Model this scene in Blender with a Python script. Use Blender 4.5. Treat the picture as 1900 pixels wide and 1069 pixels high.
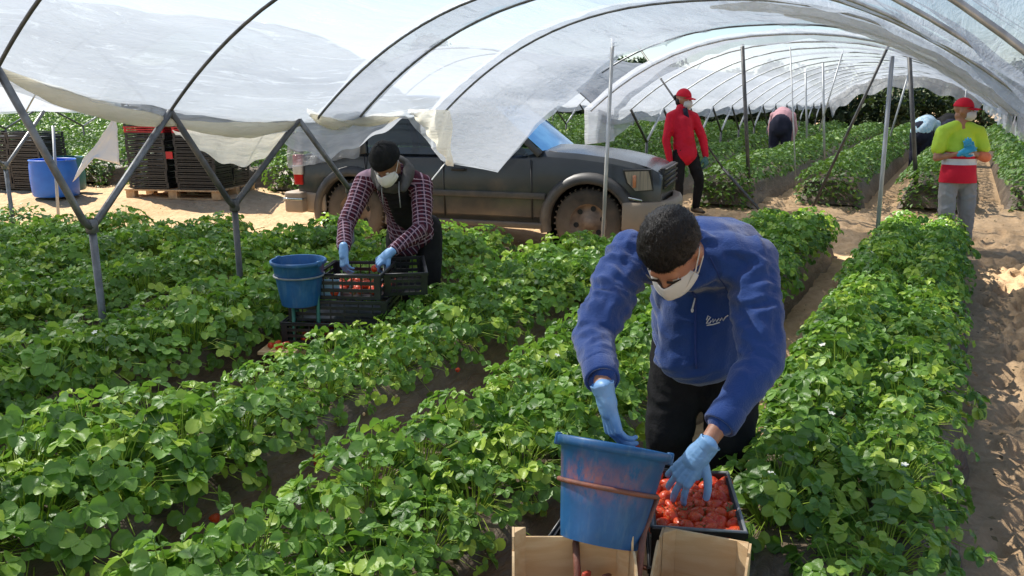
import bpy, bmesh, math, random
import numpy as np
from mathutils import Vector, Matrix, noise
PI = math.pi
R = random.Random(7)
NR = np.random.default_rng(11)
for o in list(bpy.data.objects):
    bpy.data.objects.remove(o)
sc = bpy.context.scene
COL = sc.collection

# ---------------------------------------------------------------- camera, sky, sun, exposure
cam_d = bpy.data.cameras.new('camera'); cam = bpy.data.objects.new('camera', cam_d); COL.objects.link(cam)
cam_d.sensor_width = 36; cam_d.lens = 1500 / 1900 * 36; cam_d.clip_start = .05; cam_d.clip_end = 1500
cam.location = (0, 0, 1.7)
cam.rotation_euler = (PI/2 - 0.23207, 0, 0.50397)
sc.camera = cam
SUN_EL = math.radians(50); SUN_DIR = Vector((-1, .10, 0)).normalized()
w = bpy.data.worlds.new('World'); sc.world = w; w.use_nodes = True
nt = w.node_tree; nt.nodes.clear()
sky = nt.nodes.new('ShaderNodeTexSky'); sky.sky_type = 'NISHITA'; sky.sun_disc = False
sky.sun_elevation = SUN_EL; sky.sun_rotation = math.atan2(SUN_DIR.x, SUN_DIR.y)
sky.air_density = 1.0; sky.dust_density = .3; sky.ozone_density = 2.5
bg = nt.nodes.new('ShaderNodeBackground'); bg.inputs[1].default_value = .080
wo = nt.nodes.new('ShaderNodeOutputWorld')
nt.links.new(sky.outputs[0], bg.inputs[0]); nt.links.new(bg.outputs[0], wo.inputs[0])
sl = bpy.data.lights.new('sun', 'SUN'); sl.energy = 5.0; sl.angle = math.radians(.5); sl.color = (1, .95, .86)
so = bpy.data.objects.new('sun', sl); COL.objects.link(so)
sv = (SUN_DIR * math.cos(SUN_EL) + Vector((0, 0, math.sin(SUN_EL))))
so.rotation_euler = sv.to_track_quat('Z', 'Y').to_euler(); so.location = sv * 30
sc.view_settings.view_transform = 'Standard'; sc.view_settings.look = 'None'
sc.view_settings.exposure = 1.02; sc.view_settings.gamma = 1
sc.cycles.max_bounces = 10; sc.cycles.transparent_max_bounces = 24; sc.cycles.transmission_bounces = 6
sc.cycles.caustics_reflective = False; sc.cycles.caustics_refractive = False

# ---------------------------------------------------------------- material helpers
MAT = {}
def nodes(name):
    m = bpy.data.materials.new(name); m.use_nodes = True
    n = m.node_tree; n.nodes.clear()
    out = n.nodes.new('ShaderNodeOutputMaterial')
    MAT[name] = m
    return m, n, out
def N(n, t, **k):
    x = n.nodes.new(t)
    for a, b in k.items():
        if a.startswith('i_'):
            key = a[2:]; key = int(key) if key.isdigit() else key.replace('_', ' ')
            x.inputs[key].default_value = b
        else: setattr(x, a, b)
    return x
def L(n, a, b): n.links.new(a, b)
def coord(n, kind='Object', scale=(1, 1, 1)):
    if kind == 'World':
        g = N(n, 'ShaderNodeNewGeometry'); src = g.outputs['Position']
    elif kind.startswith('@'):
        g = N(n, 'ShaderNodeAttribute', attribute_name=kind[1:]); src = g.outputs['Vector']
    else:
        g = N(n, 'ShaderNodeTexCoord'); src = g.outputs[kind]
    m = N(n, 'ShaderNodeMapping'); m.inputs['Scale'].default_value = scale
    L(n, src, m.inputs[0]); return m.outputs[0]
def ramp(n, fac, stops):
    r = N(n, 'ShaderNodeValToRGB'); cr = r.color_ramp
    while len(cr.elements) < len(stops): cr.elements.new(.5)
    for e, (p, c) in zip(cr.elements, stops):
        e.position = p; e.color = (*c, 1) if len(c) == 3 else c
    L(n, fac, r.inputs[0]); return r.outputs[0]
def mixc(n, fac, a, b, mode='MIX'):
    m = N(n, 'ShaderNodeMix', data_type='RGBA', blend_type=mode)
    for v, k in ((fac, 0), (a, 6), (b, 7)):
        if hasattr(v, 'is_linked'): L(n, v, m.inputs[k])
        else: m.inputs[k].default_value = (*v, 1) if isinstance(v, tuple) and len(v) == 3 else v
    return m.outputs[2]
def noise_t(n, vec, scale, detail=4, rough=.55, dist=0):
    t = N(n, 'ShaderNodeTexNoise'); t.inputs['Scale'].default_value = scale; t.inputs['Detail'].default_value = detail
    t.inputs['Roughness'].default_value = rough; t.inputs['Distortion'].default_value = dist
    L(n, vec, t.inputs['Vector']); return t.outputs[0]
def pm(name, c1, c2=None, scale=8, rough=.6, bump=.0, bscale=40, metal=0, kind='Object', stretch=(1, 1, 1), spec=.5, sheen=0, bdist=.01, dirt=None, dirt_lvl=(.3, .9), lo=.35, hi=.65, dist=0):
    m, n, out = nodes(name)
    p = N(n, 'ShaderNodeBsdfPrincipled'); L(n, p.outputs[0], out.inputs[0])
    v = coord(n, kind, stretch)
    c2 = c2 or tuple(x * .75 for x in c1)
    f = noise_t(n, v, scale, dist=dist)
    colr = ramp(n, f, [(lo, c1), (hi, c2)])
    if dirt:
        v2 = coord(n, 'World')
        sx = N(n, 'ShaderNodeSeparateXYZ'); L(n, v2, sx.inputs[0])
        nn = noise_t(n, v2, 5, 6)
        a = N(n, 'ShaderNodeMath', operation='MULTIPLY_ADD'); L(n, nn, a.inputs[0]); a.inputs[1].default_value = -.7; L(n, sx.outputs[2], a.inputs[2])
        mr = N(n, 'ShaderNodeMapRange'); L(n, a.outputs[0], mr.inputs[0])
        mr.inputs[1].default_value = dirt_lvl[0] - .35; mr.inputs[2].default_value = dirt_lvl[1] - .35; mr.inputs[3].default_value = .9; mr.inputs[4].default_value = .06
        colr = mixc(n, mr.outputs[0], colr, dirt)
    L(n, colr, p.inputs['Base Color'])
    p.inputs['Roughness'].default_value = rough; p.inputs['Metallic'].default_value = metal
    p.inputs['Specular IOR Level'].default_value = spec
    if sheen: p.inputs['Sheen Weight'].default_value = sheen
    if bump:
        b = N(n, 'ShaderNodeBump'); b.inputs['Strength'].default_value = bump; b.inputs['Distance'].default_value = bdist
        L(n, noise_t(n, v, bscale, 6, .65), b.inputs['Height']); L(n, b.outputs[0], p.inputs['Normal'])
    return m

def leaf_mat(name, dark, light, rough=.42, trans=.22):
    m, n, out = nodes(name)
    p = N(n, 'ShaderNodeBsdfPrincipled'); p.inputs['Roughness'].default_value = rough
    at = N(n, 'ShaderNodeAttribute', attribute_name='tint')
    oi = N(n, 'ShaderNodeObjectInfo')
    ad = N(n, 'ShaderNodeMath', operation='MULTIPLY_ADD'); L(n, oi.outputs['Random'], ad.inputs[0]); ad.inputs[1].default_value = .18; L(n, at.outputs['Fac'], ad.inputs[2])
    c = ramp(n, ad.outputs[0], [(0.0, dark), (.75, light), (1.0, tuple(min(1, x * y) for x, y in zip(light, (2.1, 1.5, 1.25))))])
    g = N(n, 'ShaderNodeNewGeometry')
    c2 = mixc(n, g.outputs['Backfacing'], c, mixc(n, .45, c, (.20, .27, .13)))
    L(n, c2, p.inputs['Base Color'])
    v = coord(n, 'Object')
    b = N(n, 'ShaderNodeBump'); b.inputs['Strength'].default_value = .35; b.inputs['Distance'].default_value = .004
    L(n, noise_t(n, v, 120, 3), b.inputs['Height']); L(n, b.outputs[0], p.inputs['Normal'])
    tr = N(n, 'ShaderNodeBsdfTranslucent'); L(n, mixc(n, .5, c, (.20, .42, .02)), tr.inputs[0])
    mx = N(n, 'ShaderNodeMixShader'); mx.inputs[0].default_value = trans
    L(n, p.outputs[0], mx.inputs[1]); L(n, tr.outputs[0], mx.inputs[2]); L(n, mx.outputs[0], out.inputs[0])
    return m

def film_mat(name, clear=.5, white=(.86, .87, .88), stretch=(1.6, .22, 1.6), cream=0, streak=.25, kind='Object'):
    """polythene film: partly clear, partly milky, with pressed-in creases"""
    m, n, out = nodes(name)
    v = coord(n, kind, stretch)
    f1 = noise_t(n, v, 2.4, 8, .62, .6)
    v2 = coord(n, kind, tuple(x * y for x, y in zip(stretch, (6, 2.2, 6))))
    f2 = noise_t(n, v2, 2.0, 5, .7, .8)
    cre = ramp(n, f2, [(.55, (0, 0, 0)), (.72, (1, 1, 1))])
    vb = coord(n, kind, (.45, .45, .45)); f3 = noise_t(n, vb, 1.2, 3)
    # share of milky film
    a = N(n, 'ShaderNodeMapRange'); L(n, f1, a.inputs[0]); a.inputs[1].default_value = .3; a.inputs[2].default_value = .7
    a.inputs[3].default_value = clear + .10; a.inputs[4].default_value = clear - .12
    s = N(n, 'ShaderNodeMath', operation='MULTIPLY_ADD'); L(n, cre, s.inputs[0]); s.inputs[1].default_value = -streak; L(n, a.outputs[0], s.inputs[2]); s.use_clamp = True
    s2 = N(n, 'ShaderNodeMath', operation='MULTIPLY_ADD'); L(n, f3, s2.inputs[0]); s2.inputs[1].default_value = -.12; L(n, s.outputs[0], s2.inputs[2]); s2.use_clamp = True
    col = mixc(n, f3, white, (.93, .87, .70) if cream else tuple(x * .97 for x in white))
    df = N(n, 'ShaderNodeBsdfDiffuse'); L(n, col, df.inputs[0])
    tl = N(n, 'ShaderNodeBsdfTranslucent'); L(n, col, tl.inputs[0])
    bmp = N(n, 'ShaderNodeBump'); bmp.inputs['Strength'].default_value = .9; bmp.inputs['Distance'].default_value = .05
    L(n, f1, bmp.inputs['Height'])
    bm2 = N(n, 'ShaderNodeBump'); bm2.inputs['Strength'].default_value = .7; bm2.inputs['Distance'].default_value = .02
    L(n, f2, bm2.inputs['Height']); L(n, bmp.outputs[0], bm2.inputs['Normal'])
    gl = N(n, 'ShaderNodeBsdfGlossy'); gl.inputs['Roughness'].default_value = .28
    for q in (df, tl, gl): L(n, bm2.outputs[0], q.inputs['Normal'])
    m1 = N(n, 'ShaderNodeMixShader'); m1.inputs[0].default_value = .85 if name in ('film_roll', 'film_edge') else .62; L(n, df.outputs[0], m1.inputs[1]); L(n, tl.outputs[0], m1.inputs[2])
    m2 = N(n, 'ShaderNodeMixShader'); m2.inputs[0].default_value = .07; L(n, m1.outputs[0], m2.inputs[1]); L(n, gl.outputs[0], m2.inputs[2])
    tp = N(n, 'ShaderNodeBsdfTransparent'); tp.inputs[0].default_value = (.97, .98, 1, 1)
    m3 = N(n, 'ShaderNodeMixShader'); L(n, s2.outputs[0], m3.inputs[0]); L(n, m2.outputs[0], m3.inputs[1]); L(n, tp.outputs[0], m3.inputs[2])
    L(n, m3.outputs[0], out.inputs[0])
    return m

# ---------------------------------------------------------------- mesh helpers
class MB:
    def __init__(s): s.v = []; s.f = []
    def add(s, vs, fs):
        b = len(s.v); s.v += [tuple(x) for x in vs]; s.f += [tuple(i + b for i in f) for f in fs]; return s
    def box(s, c, d, M=None):
        x, y, z = (k / 2 for k in d)
        vs = [Vector((i * x, j * y, k * z)) for k in (-1, 1) for j in (-1, 1) for i in (-1, 1)]
        if M is not None: vs = [M @ q for q in vs]
        c = Vector(c); vs = [q + c for q in vs]
        return s.add(vs, [(0, 2, 3, 1), (4, 5, 7, 6), (0, 1, 5, 4), (2, 6, 7, 3), (0, 4, 6, 2), (1, 3, 7, 5)])
    def beam(s, a, b, wd, ht, up=(0, 0, 1)):
        a = Vector(a); b = Vector(b); ax = (b - a).normalized(); sd = ax.cross(Vector(up))
        if sd.length < 1e-4: sd = ax.cross(Vector((1, 0, 0)))
        sd.normalize(); u = sd.cross(ax)
        M = Matrix((ax, sd, u)).transposed()
        return s.box((a + b) / 2, ((b - a).length, wd, ht), M)
    def tube(s, pts, r, n=8, cap=True):
        pts = [Vector(p) for p in pts]; m = len(pts)
        rs = r if hasattr(r, '__len__') else [r] * m
        t0 = (pts[1] - pts[0]).normalized()
        ref = Vector((0, 0, 1)) if abs(t0.z) < .9 else Vector((1, 0, 0))
        sd = t0.cross(ref).normalized(); vs = []
        for i, p in enumerate(pts):
            t = (pts[min(i + 1, m - 1)] - pts[max(i - 1, 0)]).normalized()
            sd = (sd - t * sd.dot(t)).normalized(); u = t.cross(sd)
            vs += [p + (sd * math.cos(2 * PI * k / n) + u * math.sin(2 * PI * k / n)) * rs[i] for k in range(n)]
        fs = [(i * n + k, i * n + (k + 1) % n, (i + 1) * n + (k + 1) % n, (i + 1) * n + k) for i in range(m - 1) for k in range(n)]
        if cap: fs += [tuple(range(n))[::-1], tuple((m - 1) * n + k for k in range(n))]
        return s.add(vs, fs)
    def lathe(s, prof, n=32, M=None, a0=0, a1=2 * PI):
        full = abs(a1 - a0 - 2 * PI) < 1e-6; c = n if full else n + 1
        vs = []
        for r, z in prof:
            for k in range(c):
                a = a0 + (a1 - a0) * k / n; q = Vector((r * math.cos(a), r * math.sin(a), z))
                vs.append(M @ q if M is not None else q)
        fs = [(i * c + k, i * c + (k + 1) % c, (i + 1) * c + (k + 1) % c, (i + 1) * c + k) for i in range(len(prof) - 1) for k in range(n)]
        return s.add(vs, fs)
    def grid(s, fn, nu, nv):
        vs = [fn(i / nu, j / nv) for i in range(nu + 1) for j in range(nv + 1)]
        fs = [(i * (nv + 1) + j, (i + 1) * (nv + 1) + j, (i + 1) * (nv + 1) + j + 1, i * (nv + 1) + j + 1) for i in range(nu) for j in range(nv)]
        return s.add(vs, fs)
    def ell(s, c, r, M=None, nu=16, nv=10):
        c = Vector(c); vs = []
        for i in range(nv + 1):
            th = PI * i / nv
            for k in range(nu):
                a = 2 * PI * k / nu
                q = Vector((r[0] * math.sin(th) * math.cos(a), r[1] * math.sin(th) * math.sin(a), r[2] * math.cos(th)))
                vs.append(c + (M @ q if M is not None else q))
        fs = [(i * nu + k, (i + 1) * nu + k, (i + 1) * nu + (k + 1) % nu, i * nu + (k + 1) % nu) for i in range(nv) for k in range(nu)]
        return s.add(vs, fs)
    def mesh(s, name):
        me = bpy.data.meshes.new(name); me.from_pydata(s.v, [], s.f); me.update(); return me

def setprops(o, label=None, cat=None, group=None, kind=None):
    if label: o['label'] = label
    if cat: o['category'] = cat
    if group: o['group'] = group
    if kind: o['kind'] = kind
    return o
def wpos(o):
    p = Vector(o.location)
    while o.parent: o = o.parent; p += Vector(o.location)
    return p
def obj(name, mb, mat, parent=None, smooth=True, world=True, bevel=0, solid=0, sub=0, auto=None):
    """link a mesh; world=True means its coordinates are world coordinates even under a parent"""
    me = mb.mesh(name) if isinstance(mb, MB) else mb
    o = bpy.data.objects.new(name, me); COL.objects.link(o)
    if mat is not None: me.materials.append(MAT[mat] if isinstance(mat, str) else mat)
    if parent:
        o.parent = parent
        if world: o.location = -wpos(parent)
    if smooth:
        me.shade_smooth()
        if auto is not None: me.set_sharp_from_angle(angle=math.radians(auto))
    if solid:
        q = o.modifiers.new('thickness', 'SOLIDIFY'); q.thickness = solid; q.offset = 0
    if bevel:
        q = o.modifiers.new('bevel', 'BEVEL'); q.width = bevel; q.segments = 2; q.limit_method = 'ANGLE'
    if sub:
        q = o.modifiers.new('sub', 'SUBSURF'); q.levels = q.render_levels = sub
    return o
def thing(name, label, cat, loc=(0, 0, 0), group=None):
    o = bpy.data.objects.new(name, None); COL.objects.link(o); o.location = loc; o.empty_display_size = .1
    return setprops(o, label, cat, group)
def dup(root, loc, rotz=0, label=None, group=None):
    r = root.copy(); COL.objects.link(r); r.location = loc; r.rotation_euler = (0, 0, rotz)
    if label: r['label'] = label
    if group: r['group'] = group
    for ch in list(root.children):
        c = ch.copy(); COL.objects.link(c); c.parent = r
        for g in ch.children:
            d = g.copy(); COL.objects.link(d); d.parent = c
    return r

# organic bodies: overlapping tapered limbs fused into one continuous skin
def cap(mb, a, b, ra, rb, side=None, sq=1.0, sqb=None, n=14):
    """tapered limb a->b; side/sq give an oval section: radius*1 along side, radius*sq across"""
    a = Vector(a); b = Vector(b); ax = b - a; ln = ax.length
    ax = ax.normalized() if ln > 1e-6 else Vector((0, 0, 1))
    sd = Vector(side) if side is not None else (ax.cross(Vector((0, 0, 1))) if abs(ax.z) < .95 else Vector((1, 0, 0)))
    sd = (sd - ax * sd.dot(ax)).normalized(); u = ax.cross(sd)
    sqb = sq if sqb is None else sqb
    rings = []
    for k in range(5): t = PI / 2 * k / 5; rings.append((a - ax * ra * min(sq, 1) * math.cos(t), ra * math.sin(t), sq))
    for k in range(1, 5): t = k / 5; rings.append((a.lerp(b, t), ra + (rb - ra) * t, sq + (sqb - sq) * t))
    for k in range(5, -1, -1): t = PI / 2 * k / 5; rings.append((b + ax * rb * min(sqb, 1) * math.cos(t), rb * math.sin(t), sqb))
    vs = []
    for c, r, q in rings:
        vs += [c + (sd * math.cos(2 * PI * k / n) + u * math.sin(2 * PI * k / n) * q) * max(r, 1e-4) for k in range(n)]
    m = len(rings)
    fs = [(i * n + k, i * n + (k + 1) % n, (i + 1) * n + (k + 1) % n, (i + 1) * n + k) for i in range(m - 1) for k in range(n)]
    mb.add(vs, fs)
def fuse(mb, voxel, smooth=4, name='fused'):
    me = mb.mesh('tmp'); o = bpy.data.objects.new('tmp', me); COL.objects.link(o)
    q = o.modifiers.new('r', 'REMESH'); q.mode = 'VOXEL'; q.voxel_size = voxel
    if smooth:
        q = o.modifiers.new('s', 'SMOOTH'); q.factor = .5; q.iterations = smooth
    dg = bpy.context.evaluated_depsgraph_get(); dg.update()
    r = bpy.data.meshes.new_from_object(o.evaluated_get(dg)); r.name = name
    bpy.data.objects.remove(o); bpy.data.meshes.remove(me)
    r.materials.clear()
    return r
def folds(me, bones, amp=.006, wl=.04, seed=0, base=.0025, attr=True, cut=None):
    """cloth folds across the limbs and a cloth coordinate (around, along) for woven patterns"""
    bones = [(Vector(a), Vector(b), k) for a, b, k in bones]
    n = len(me.vertices); co = np.empty(n * 3); me.vertices.foreach_get('co', co); co = co.reshape(-1, 3)
    nr = np.empty(n * 3); me.vertices.foreach_get('normal', nr); nr = nr.reshape(-1, 3)
    limb = np.zeros((n, 3))
    best = np.full(n, 1e9); T = np.zeros(n); ANG = np.zeros(n); K = np.zeros(n); LN = np.ones(n)
    for a, b, k in bones:
        A = np.array(a); ab = np.array(b) - A; l = np.linalg.norm(ab); d = ab / l
        t = np.clip((co - A) @ d, 0, l); q = A + t[:, None] * d; dist = np.linalg.norm(co - q, axis=1)
        sd = np.cross(d, (0, 0, 1.0)); sd /= np.linalg.norm(sd) + 1e-9; u = np.cross(d, sd)
        rel = co - q; ang = np.arctan2(rel @ u, rel @ sd)
        mk = dist < best; best[mk] = dist[mk]; T[mk] = t[mk]; ANG[mk] = ang[mk]; K[mk] = k; LN[mk] = l
    out = co.copy()
    for i in range(n):
        p = Vector(co[i]); n1 = noise.noise(p * 7 + Vector((seed, 0, 0))); n2 = noise.noise(p * 3.1 + Vector((0, seed, 5)))
        q3 = Vector((math.cos(ANG[i]) * .9 + seed, math.sin(ANG[i]) * .9, T[i] / wl + n1 * .8 + .45 * math.sin(ANG[i] + K[i])))
        r1 = 1 - 2.6 * abs(noise.noise(q3)); r2 = 1 - 2.6 * abs(noise.noise(q3 * 1.9 + Vector((4, 4, 4))))
        msk = max(.15, min(1, .55 + n2 * 1.5))
        dsp = amp * K[i] * (r1 * .75 + r2 * .35 - .3) * msk + base * noise.noise(p * 22) + base * 2.0 * n1
        out[i] += nr[i] * dsp
        limb[i] = (ANG[i] * best[i], T[i] + (7.3 * K[i]), 0)
    me.vertices.foreach_set('co', out.ravel())
    if attr:
        a = me.attributes.new('limb', 'FLOAT_VECTOR', 'POINT'); a.data.foreach_set('vector', limb.ravel())
    me.update()
def frame(f, u):
    """matrix with columns right, forward, up"""
    f = Vector(f).normalized(); u = Vector(u); r = f.cross(u).normalized(); u = r.cross(f)
    return Matrix((r, f, u)).transposed()

# ---------------------------------------------------------------- materials
def sand_mat():
    m, n, out = nodes('sand')
    p = N(n, 'ShaderNodeBsdfPrincipled'); p.inputs['Roughness'].default_value = .95; p.inputs['Specular IOR Level'].default_value = .1
    v = coord(n, 'World'); f = noise_t(n, v, 1.1, 8, .65); f2 = noise_t(n, v, 14, 6, .7)
    c = ramp(n, f, [(.32, (.46, .295, .155)), (.68, (.64, .445, .265))])
    c = mixc(n, .35, c, ramp(n, f2, [(.35, (.36, .23, .12)), (.62, (.70, .51, .32))]))
    L(n, c, p.inputs['Base Color'])
    b = N(n, 'ShaderNodeBump'); b.inputs['Strength'].default_value = .9; b.inputs['Distance'].default_value = .035
    L(n, noise_t(n, v, 9, 8, .68), b.inputs['Height'])
    b2 = N(n, 'ShaderNodeBump'); b2.inputs['Strength'].default_value = .6; b2.inputs['Distance'].default_value = .008
    L(n, noise_t(n, v, 60, 4, .7), b2.inputs['Height']); L(n, b.outputs[0], b2.inputs['Normal'])
    L(n, b2.outputs[0], p.inputs['Normal']); L(n, p.outputs[0], out.inputs[0])
sand_mat()
def bed_mat():
    m, n, out = nodes('bed_film')
    p = N(n, 'ShaderNodeBsdfPrincipled'); p.inputs['Roughness'].default_value = .5
    v = coord(n, 'World', (1, .5, 1.5)); f = noise_t(n, v, 5, 6, .6, .6)
    c = ramp(n, f, [(.3, (.085, .060, .040)), (.55, (.17, .125, .085)), (.75, (.32, .25, .17))])
    L(n, c, p.inputs['Base Color'])
    b = N(n, 'ShaderNodeBump'); b.inputs['Strength'].default_value = .8; b.inputs['Distance'].default_value = .03
    L(n, noise_t(n, v, 14, 5, .6, 1.2), b.inputs['Height']); L(n, b.outputs[0], p.inputs['Normal']); L(n, p.outputs[0], out.inputs[0])
bed_mat()
leaf_mat('leaf', (.060, .148, .018), (.235, .430, .068), .38, .36)
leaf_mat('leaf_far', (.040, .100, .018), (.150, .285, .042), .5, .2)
leaf_mat('dead_leaf', (.10, .06, .03), (.26, .19, .09), .8, .05)
leaf_mat('tree_leaf', (.008, .020, .006), (.022, .045, .012), .7, .08)
pm('stem', (.16, .20, .06), (.25, .22, .10), 30, .6)
pm('bark', (.06, .045, .03), (.10, .08, .06), 20, .9, .5)
def berry_mat():
    m, n, out = nodes('berry')
    p = N(n, 'ShaderNodeBsdfPrincipled'); p.inputs['Roughness'].default_value = .30
    v = coord(n, 'Object'); c = ramp(n, noise_t(n, v, 45, 3), [(.35, (.50, .016, .008)), (.68, (.68, .07, .015))])
    oi = N(n, 'ShaderNodeObjectInfo'); c = mixc(n, ramp(n, oi.outputs['Random'], [(.0, (0, 0, 0)), (1, (.55, .55, .55))]), c, (.72, .11, .02))
    vo = N(n, 'ShaderNodeTexVoronoi'); vo.inputs['Scale'].default_value = 260; L(n, v, vo.inputs['Vector'])
    sd = ramp(n, vo.outputs['Distance'], [(.14, (1, 1, 1)), (.24, (0, 0, 0))])
    L(n, mixc(n, sd, c, (.72, .42, .10)), p.inputs['Base Color'])
    b = N(n, 'ShaderNodeBump'); b.inputs['Strength'].default_value = .9; b.inputs['Distance'].default_value = .0015
    L(n, ramp(n, vo.outputs['Distance'], [(.1, (.1, .1, .1)), (.45, (1, 1, 1))]), b.inputs['Height']); L(n, b.outputs[0], p.inputs['Normal']); L(n, p.outputs[0], out.inputs[0])
berry_mat()
pm('berry_pale', (.75, .62, .35), (.75, .35, .18), 22, .35, .4, 260, bdist=.0015)
pm('petal', (.8, .8, .74), (.75, .75, .6), 50, .6)
film_mat('film', .50, (.50, .555, .63), stretch=(1.5, .20, 1.5), streak=.42)
film_mat('film_dense', .34, (.54, .57, .62), (2.5, .5, 2.5), streak=.15)
film_mat('film_milky', .20, (.46, .495, .55), (1.2, .3, 1.2), streak=.12)
film_mat('film_far', .50, (.54, .58, .64), (1.2, .3, 1.2), streak=.15)
film_mat('film_edge', .16, (.93, .90, .80), (3, .5, 3), cream=1, streak=.05)
film_mat('film_roll', .50, (.92, .90, .84), (3, 3, 3), streak=.05)
pm('film_white', (.86, .86, .84), (.80, .79, .75), 3, .45, .5, 12, bdist=.03)
pm('steel', (.20, .21, .22), (.11, .115, .12), 14, .45, .15, 60, metal=.6)
pm('steel_dark', (.055, .06, .062), (.12, .115, .11), 10, .5, .2, 60, metal=.35)
pm('galv', (.52, .53, .53), (.34, .35, .35), 22, .45, .1, 90, metal=.45, stretch=(1, 1, .2))
pm('wire', (.12, .12, .12), rough=.5, metal=.6)
pm('black_plastic', (.010, .010, .012), (.022, .023, .026), 12, .38, .1, 80)
pm('red_plastic', (.55, .012, .020), (.42, .010, .016), 12, .4)
pm('blue_drum', (.020, .13, .56), (.03, .19, .68), 3, .42, .05, 30)
pm('teal_plastic', (.03, .16, .17), (.06, .24, .24), 3, .4)
pm('pallet_wood', (.42, .26, .13), (.55, .38, .21), 14, .8, .4, 60)
pm('crate_wood', (.62, .39, .19), (.72, .52, .29), 3.5, .7, .35, 90, kind='Object', stretch=(1, 6, 6), bdist=.002, dist=1.5)
pm('ink', (.02, .015, .012), rough=.7)
pm('rust_paint', (.26, .085, .05), (.16, .075, .05), 22, .6, .4, 90)
pm('red_paint', (.55, .07, .03), (.35, .06, .04), 22, .5, .3, 90)
pm('green_paint', (.03, .15, .10), (.06, .20, .15), 22, .5)
pm('pale_blue_paper', (.32, .50, .62), (.42, .58, .68), 14, .7)
pm('grey_paint', (.16, .18, .19), (.24, .25, .26), 22, .5)
def bucket_mat(name, band):
    m, n, out = nodes(name)
    p = N(n, 'ShaderNodeBsdfPrincipled'); p.inputs['Roughness'].default_value = .42
    v = coord(n, 'Object'); f = noise_t(n, v, 9, 6, .65)
    c = ramp(n, f, [(.3, (.010, .070, .19)), (.7, (.020, .125, .32))])
    vs = coord(n, 'Object', (1, 1, .12)); fs = noise_t(n, vs, 26, 5, .7)
    c = mixc(n, ramp(n, fs, [(.52, (0, 0, 0)), (.75, (.40, .40, .40))]), c, (.14, .24, .32))
    if band:
        sx = N(n, 'ShaderNodeSeparateXYZ'); L(n, coord(n, 'Object'), sx.inputs[0])
        # berry-stained scuffs: above and below the ring
        zr = ramp(n, sx.outputs[2], [(.0, (0, 0, 0)), (.09, (.05, .05, .05)), (.165, (1, 1, 1)), (.21, (.8, .8, .8)), (.235, (0, 0, 0))])
        xr = ramp(n, sx.outputs[0], [(.0, (1, 1, 1)), (.55, (.75, .75, .75))])
        f4 = noise_t(n, coord(n, 'Object', (1, 1, .5)), 34, 6, .75)
        st = ramp(n, f4, [(.40, (0, 0, 0)), (.60, (1, 1, 1))])
        mm = mixc(n, 1.0, zr, st, 'MULTIPLY'); f5 = noise_t(n, coord(n, 'Object'), 5, 2)
        mm = mixc(n, 1.0, mm, ramp(n, f5, [(.40, (0, 0, 0)), (.58, (.8, .8, .8))]), 'MULTIPLY')
        c = mixc(n, mm, c, (.42, .13, .10))
    L(n, c, p.inputs['Base Color'])
    b = N(n, 'ShaderNodeBump'); b.inputs['Strength'].default_value = .25; b.inputs['Distance'].default_value = .003
    L(n, fs, b.inputs['Height']); L(n, b.outputs[0], p.inputs['Normal']); L(n, p.outputs[0], out.inputs[0])
bucket_mat('bucket_blue', True); bucket_mat('bucket_plain', False)
pm('fleece', (.016, .050, .195), (.024, .068, .25), 4, .95, .75, 170, spec=.15, sheen=.35, bdist=.004)
pm('fleece_trim', (.022, .05, .22), rough=.9)
pm('thread', (.75, .78, .82), rough=.7)
pm('black_cloth', (.010, .010, .011), (.018, .017, .018), 9, .9, .4, 60, spec=.2)
pm('grey_cloth', (.06, .06, .06), (.10, .10, .098), 9, .9, .4, 60, spec=.2)
pm('light_grey_cloth', (.26, .255, .25), (.33, .32, .31), 6, .9, .4, 30, spec=.2)
pm('navy_cloth', (.016, .018, .035), (.03, .03, .05), 6, .9, .4, 30, spec=.2)
pm('red_cloth', (.62, .012, .035), (.50, .010, .03), 5, .75, .4, 25, spec=.25)
pm('red_shirt', (.55, .02, .03), rough=.85, spec=.2)
pm('hivis', (.50, .70, .04), (.40, .64, .05), 5, .7, .3, 25)
pm('hivis_orange', (.80, .22, .10), rough=.7)
pm('reflective', (.62, .62, .62), rough=.4)
pm('pink_cloth', (.62, .34, .36), (.52, .28, .30), 5, .9)
pm('sky_cloth', (.30, .52, .66), (.62, .70, .74), 30, .9)
pm('glove', (.16, .33, .58), (.21, .40, .66), 12, .42, .45, 60, bdist=.003)
pm('glove_blue', (.03, .36, .62), rough=.45)
pm('glove_green', (.06, .17, .17), rough=.6)
pm('skin', (.40, .20, .125), (.33, .15, .09), 14, .5, .15, 90)
pm('skin_dark', (.20, .095, .055), (.15, .07, .04), 14, .5, .15, 90)
pm('mask', (.66, .66, .63), (.58, .58, .56), 10, .85, .3, 60, spec=.2, bdist=.003)
pm('hair', (.004, .0035, .003), (.012, .009, .007), 60, .5, .4, 200, spec=.3)
pm('shoe', (.05, .035, .02), (.16, .11, .06), 12, .8)
pm('knit', (.008, .009, .010), (.016, .017, .018), 20, .95, .9, 140, spec=.15, stretch=(1, 1, .4))
pm('eye_white', (.7, .68, .65), rough=.3)
pm('car_paint', (.026, .034, .041), (.034, .043, .052), 3, .22, .05, 30, metal=.15, dirt=(.20, .145, .095), dirt_lvl=(.15, .80))
pm('car_trim', (.022, .024, .027), (.04, .042, .046), 9, .5, .1, 60, dirt=(.20, .145, .095), dirt_lvl=(.15, .80))
pm('car_bumper', (.10, .10, .10), (.16, .14, .12), 6, .6, .1, 60, dirt=(.34, .25, .17), dirt_lvl=(.5, 1.1))
pm('car_black', (.008, .008, .009), rough=.5)
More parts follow.
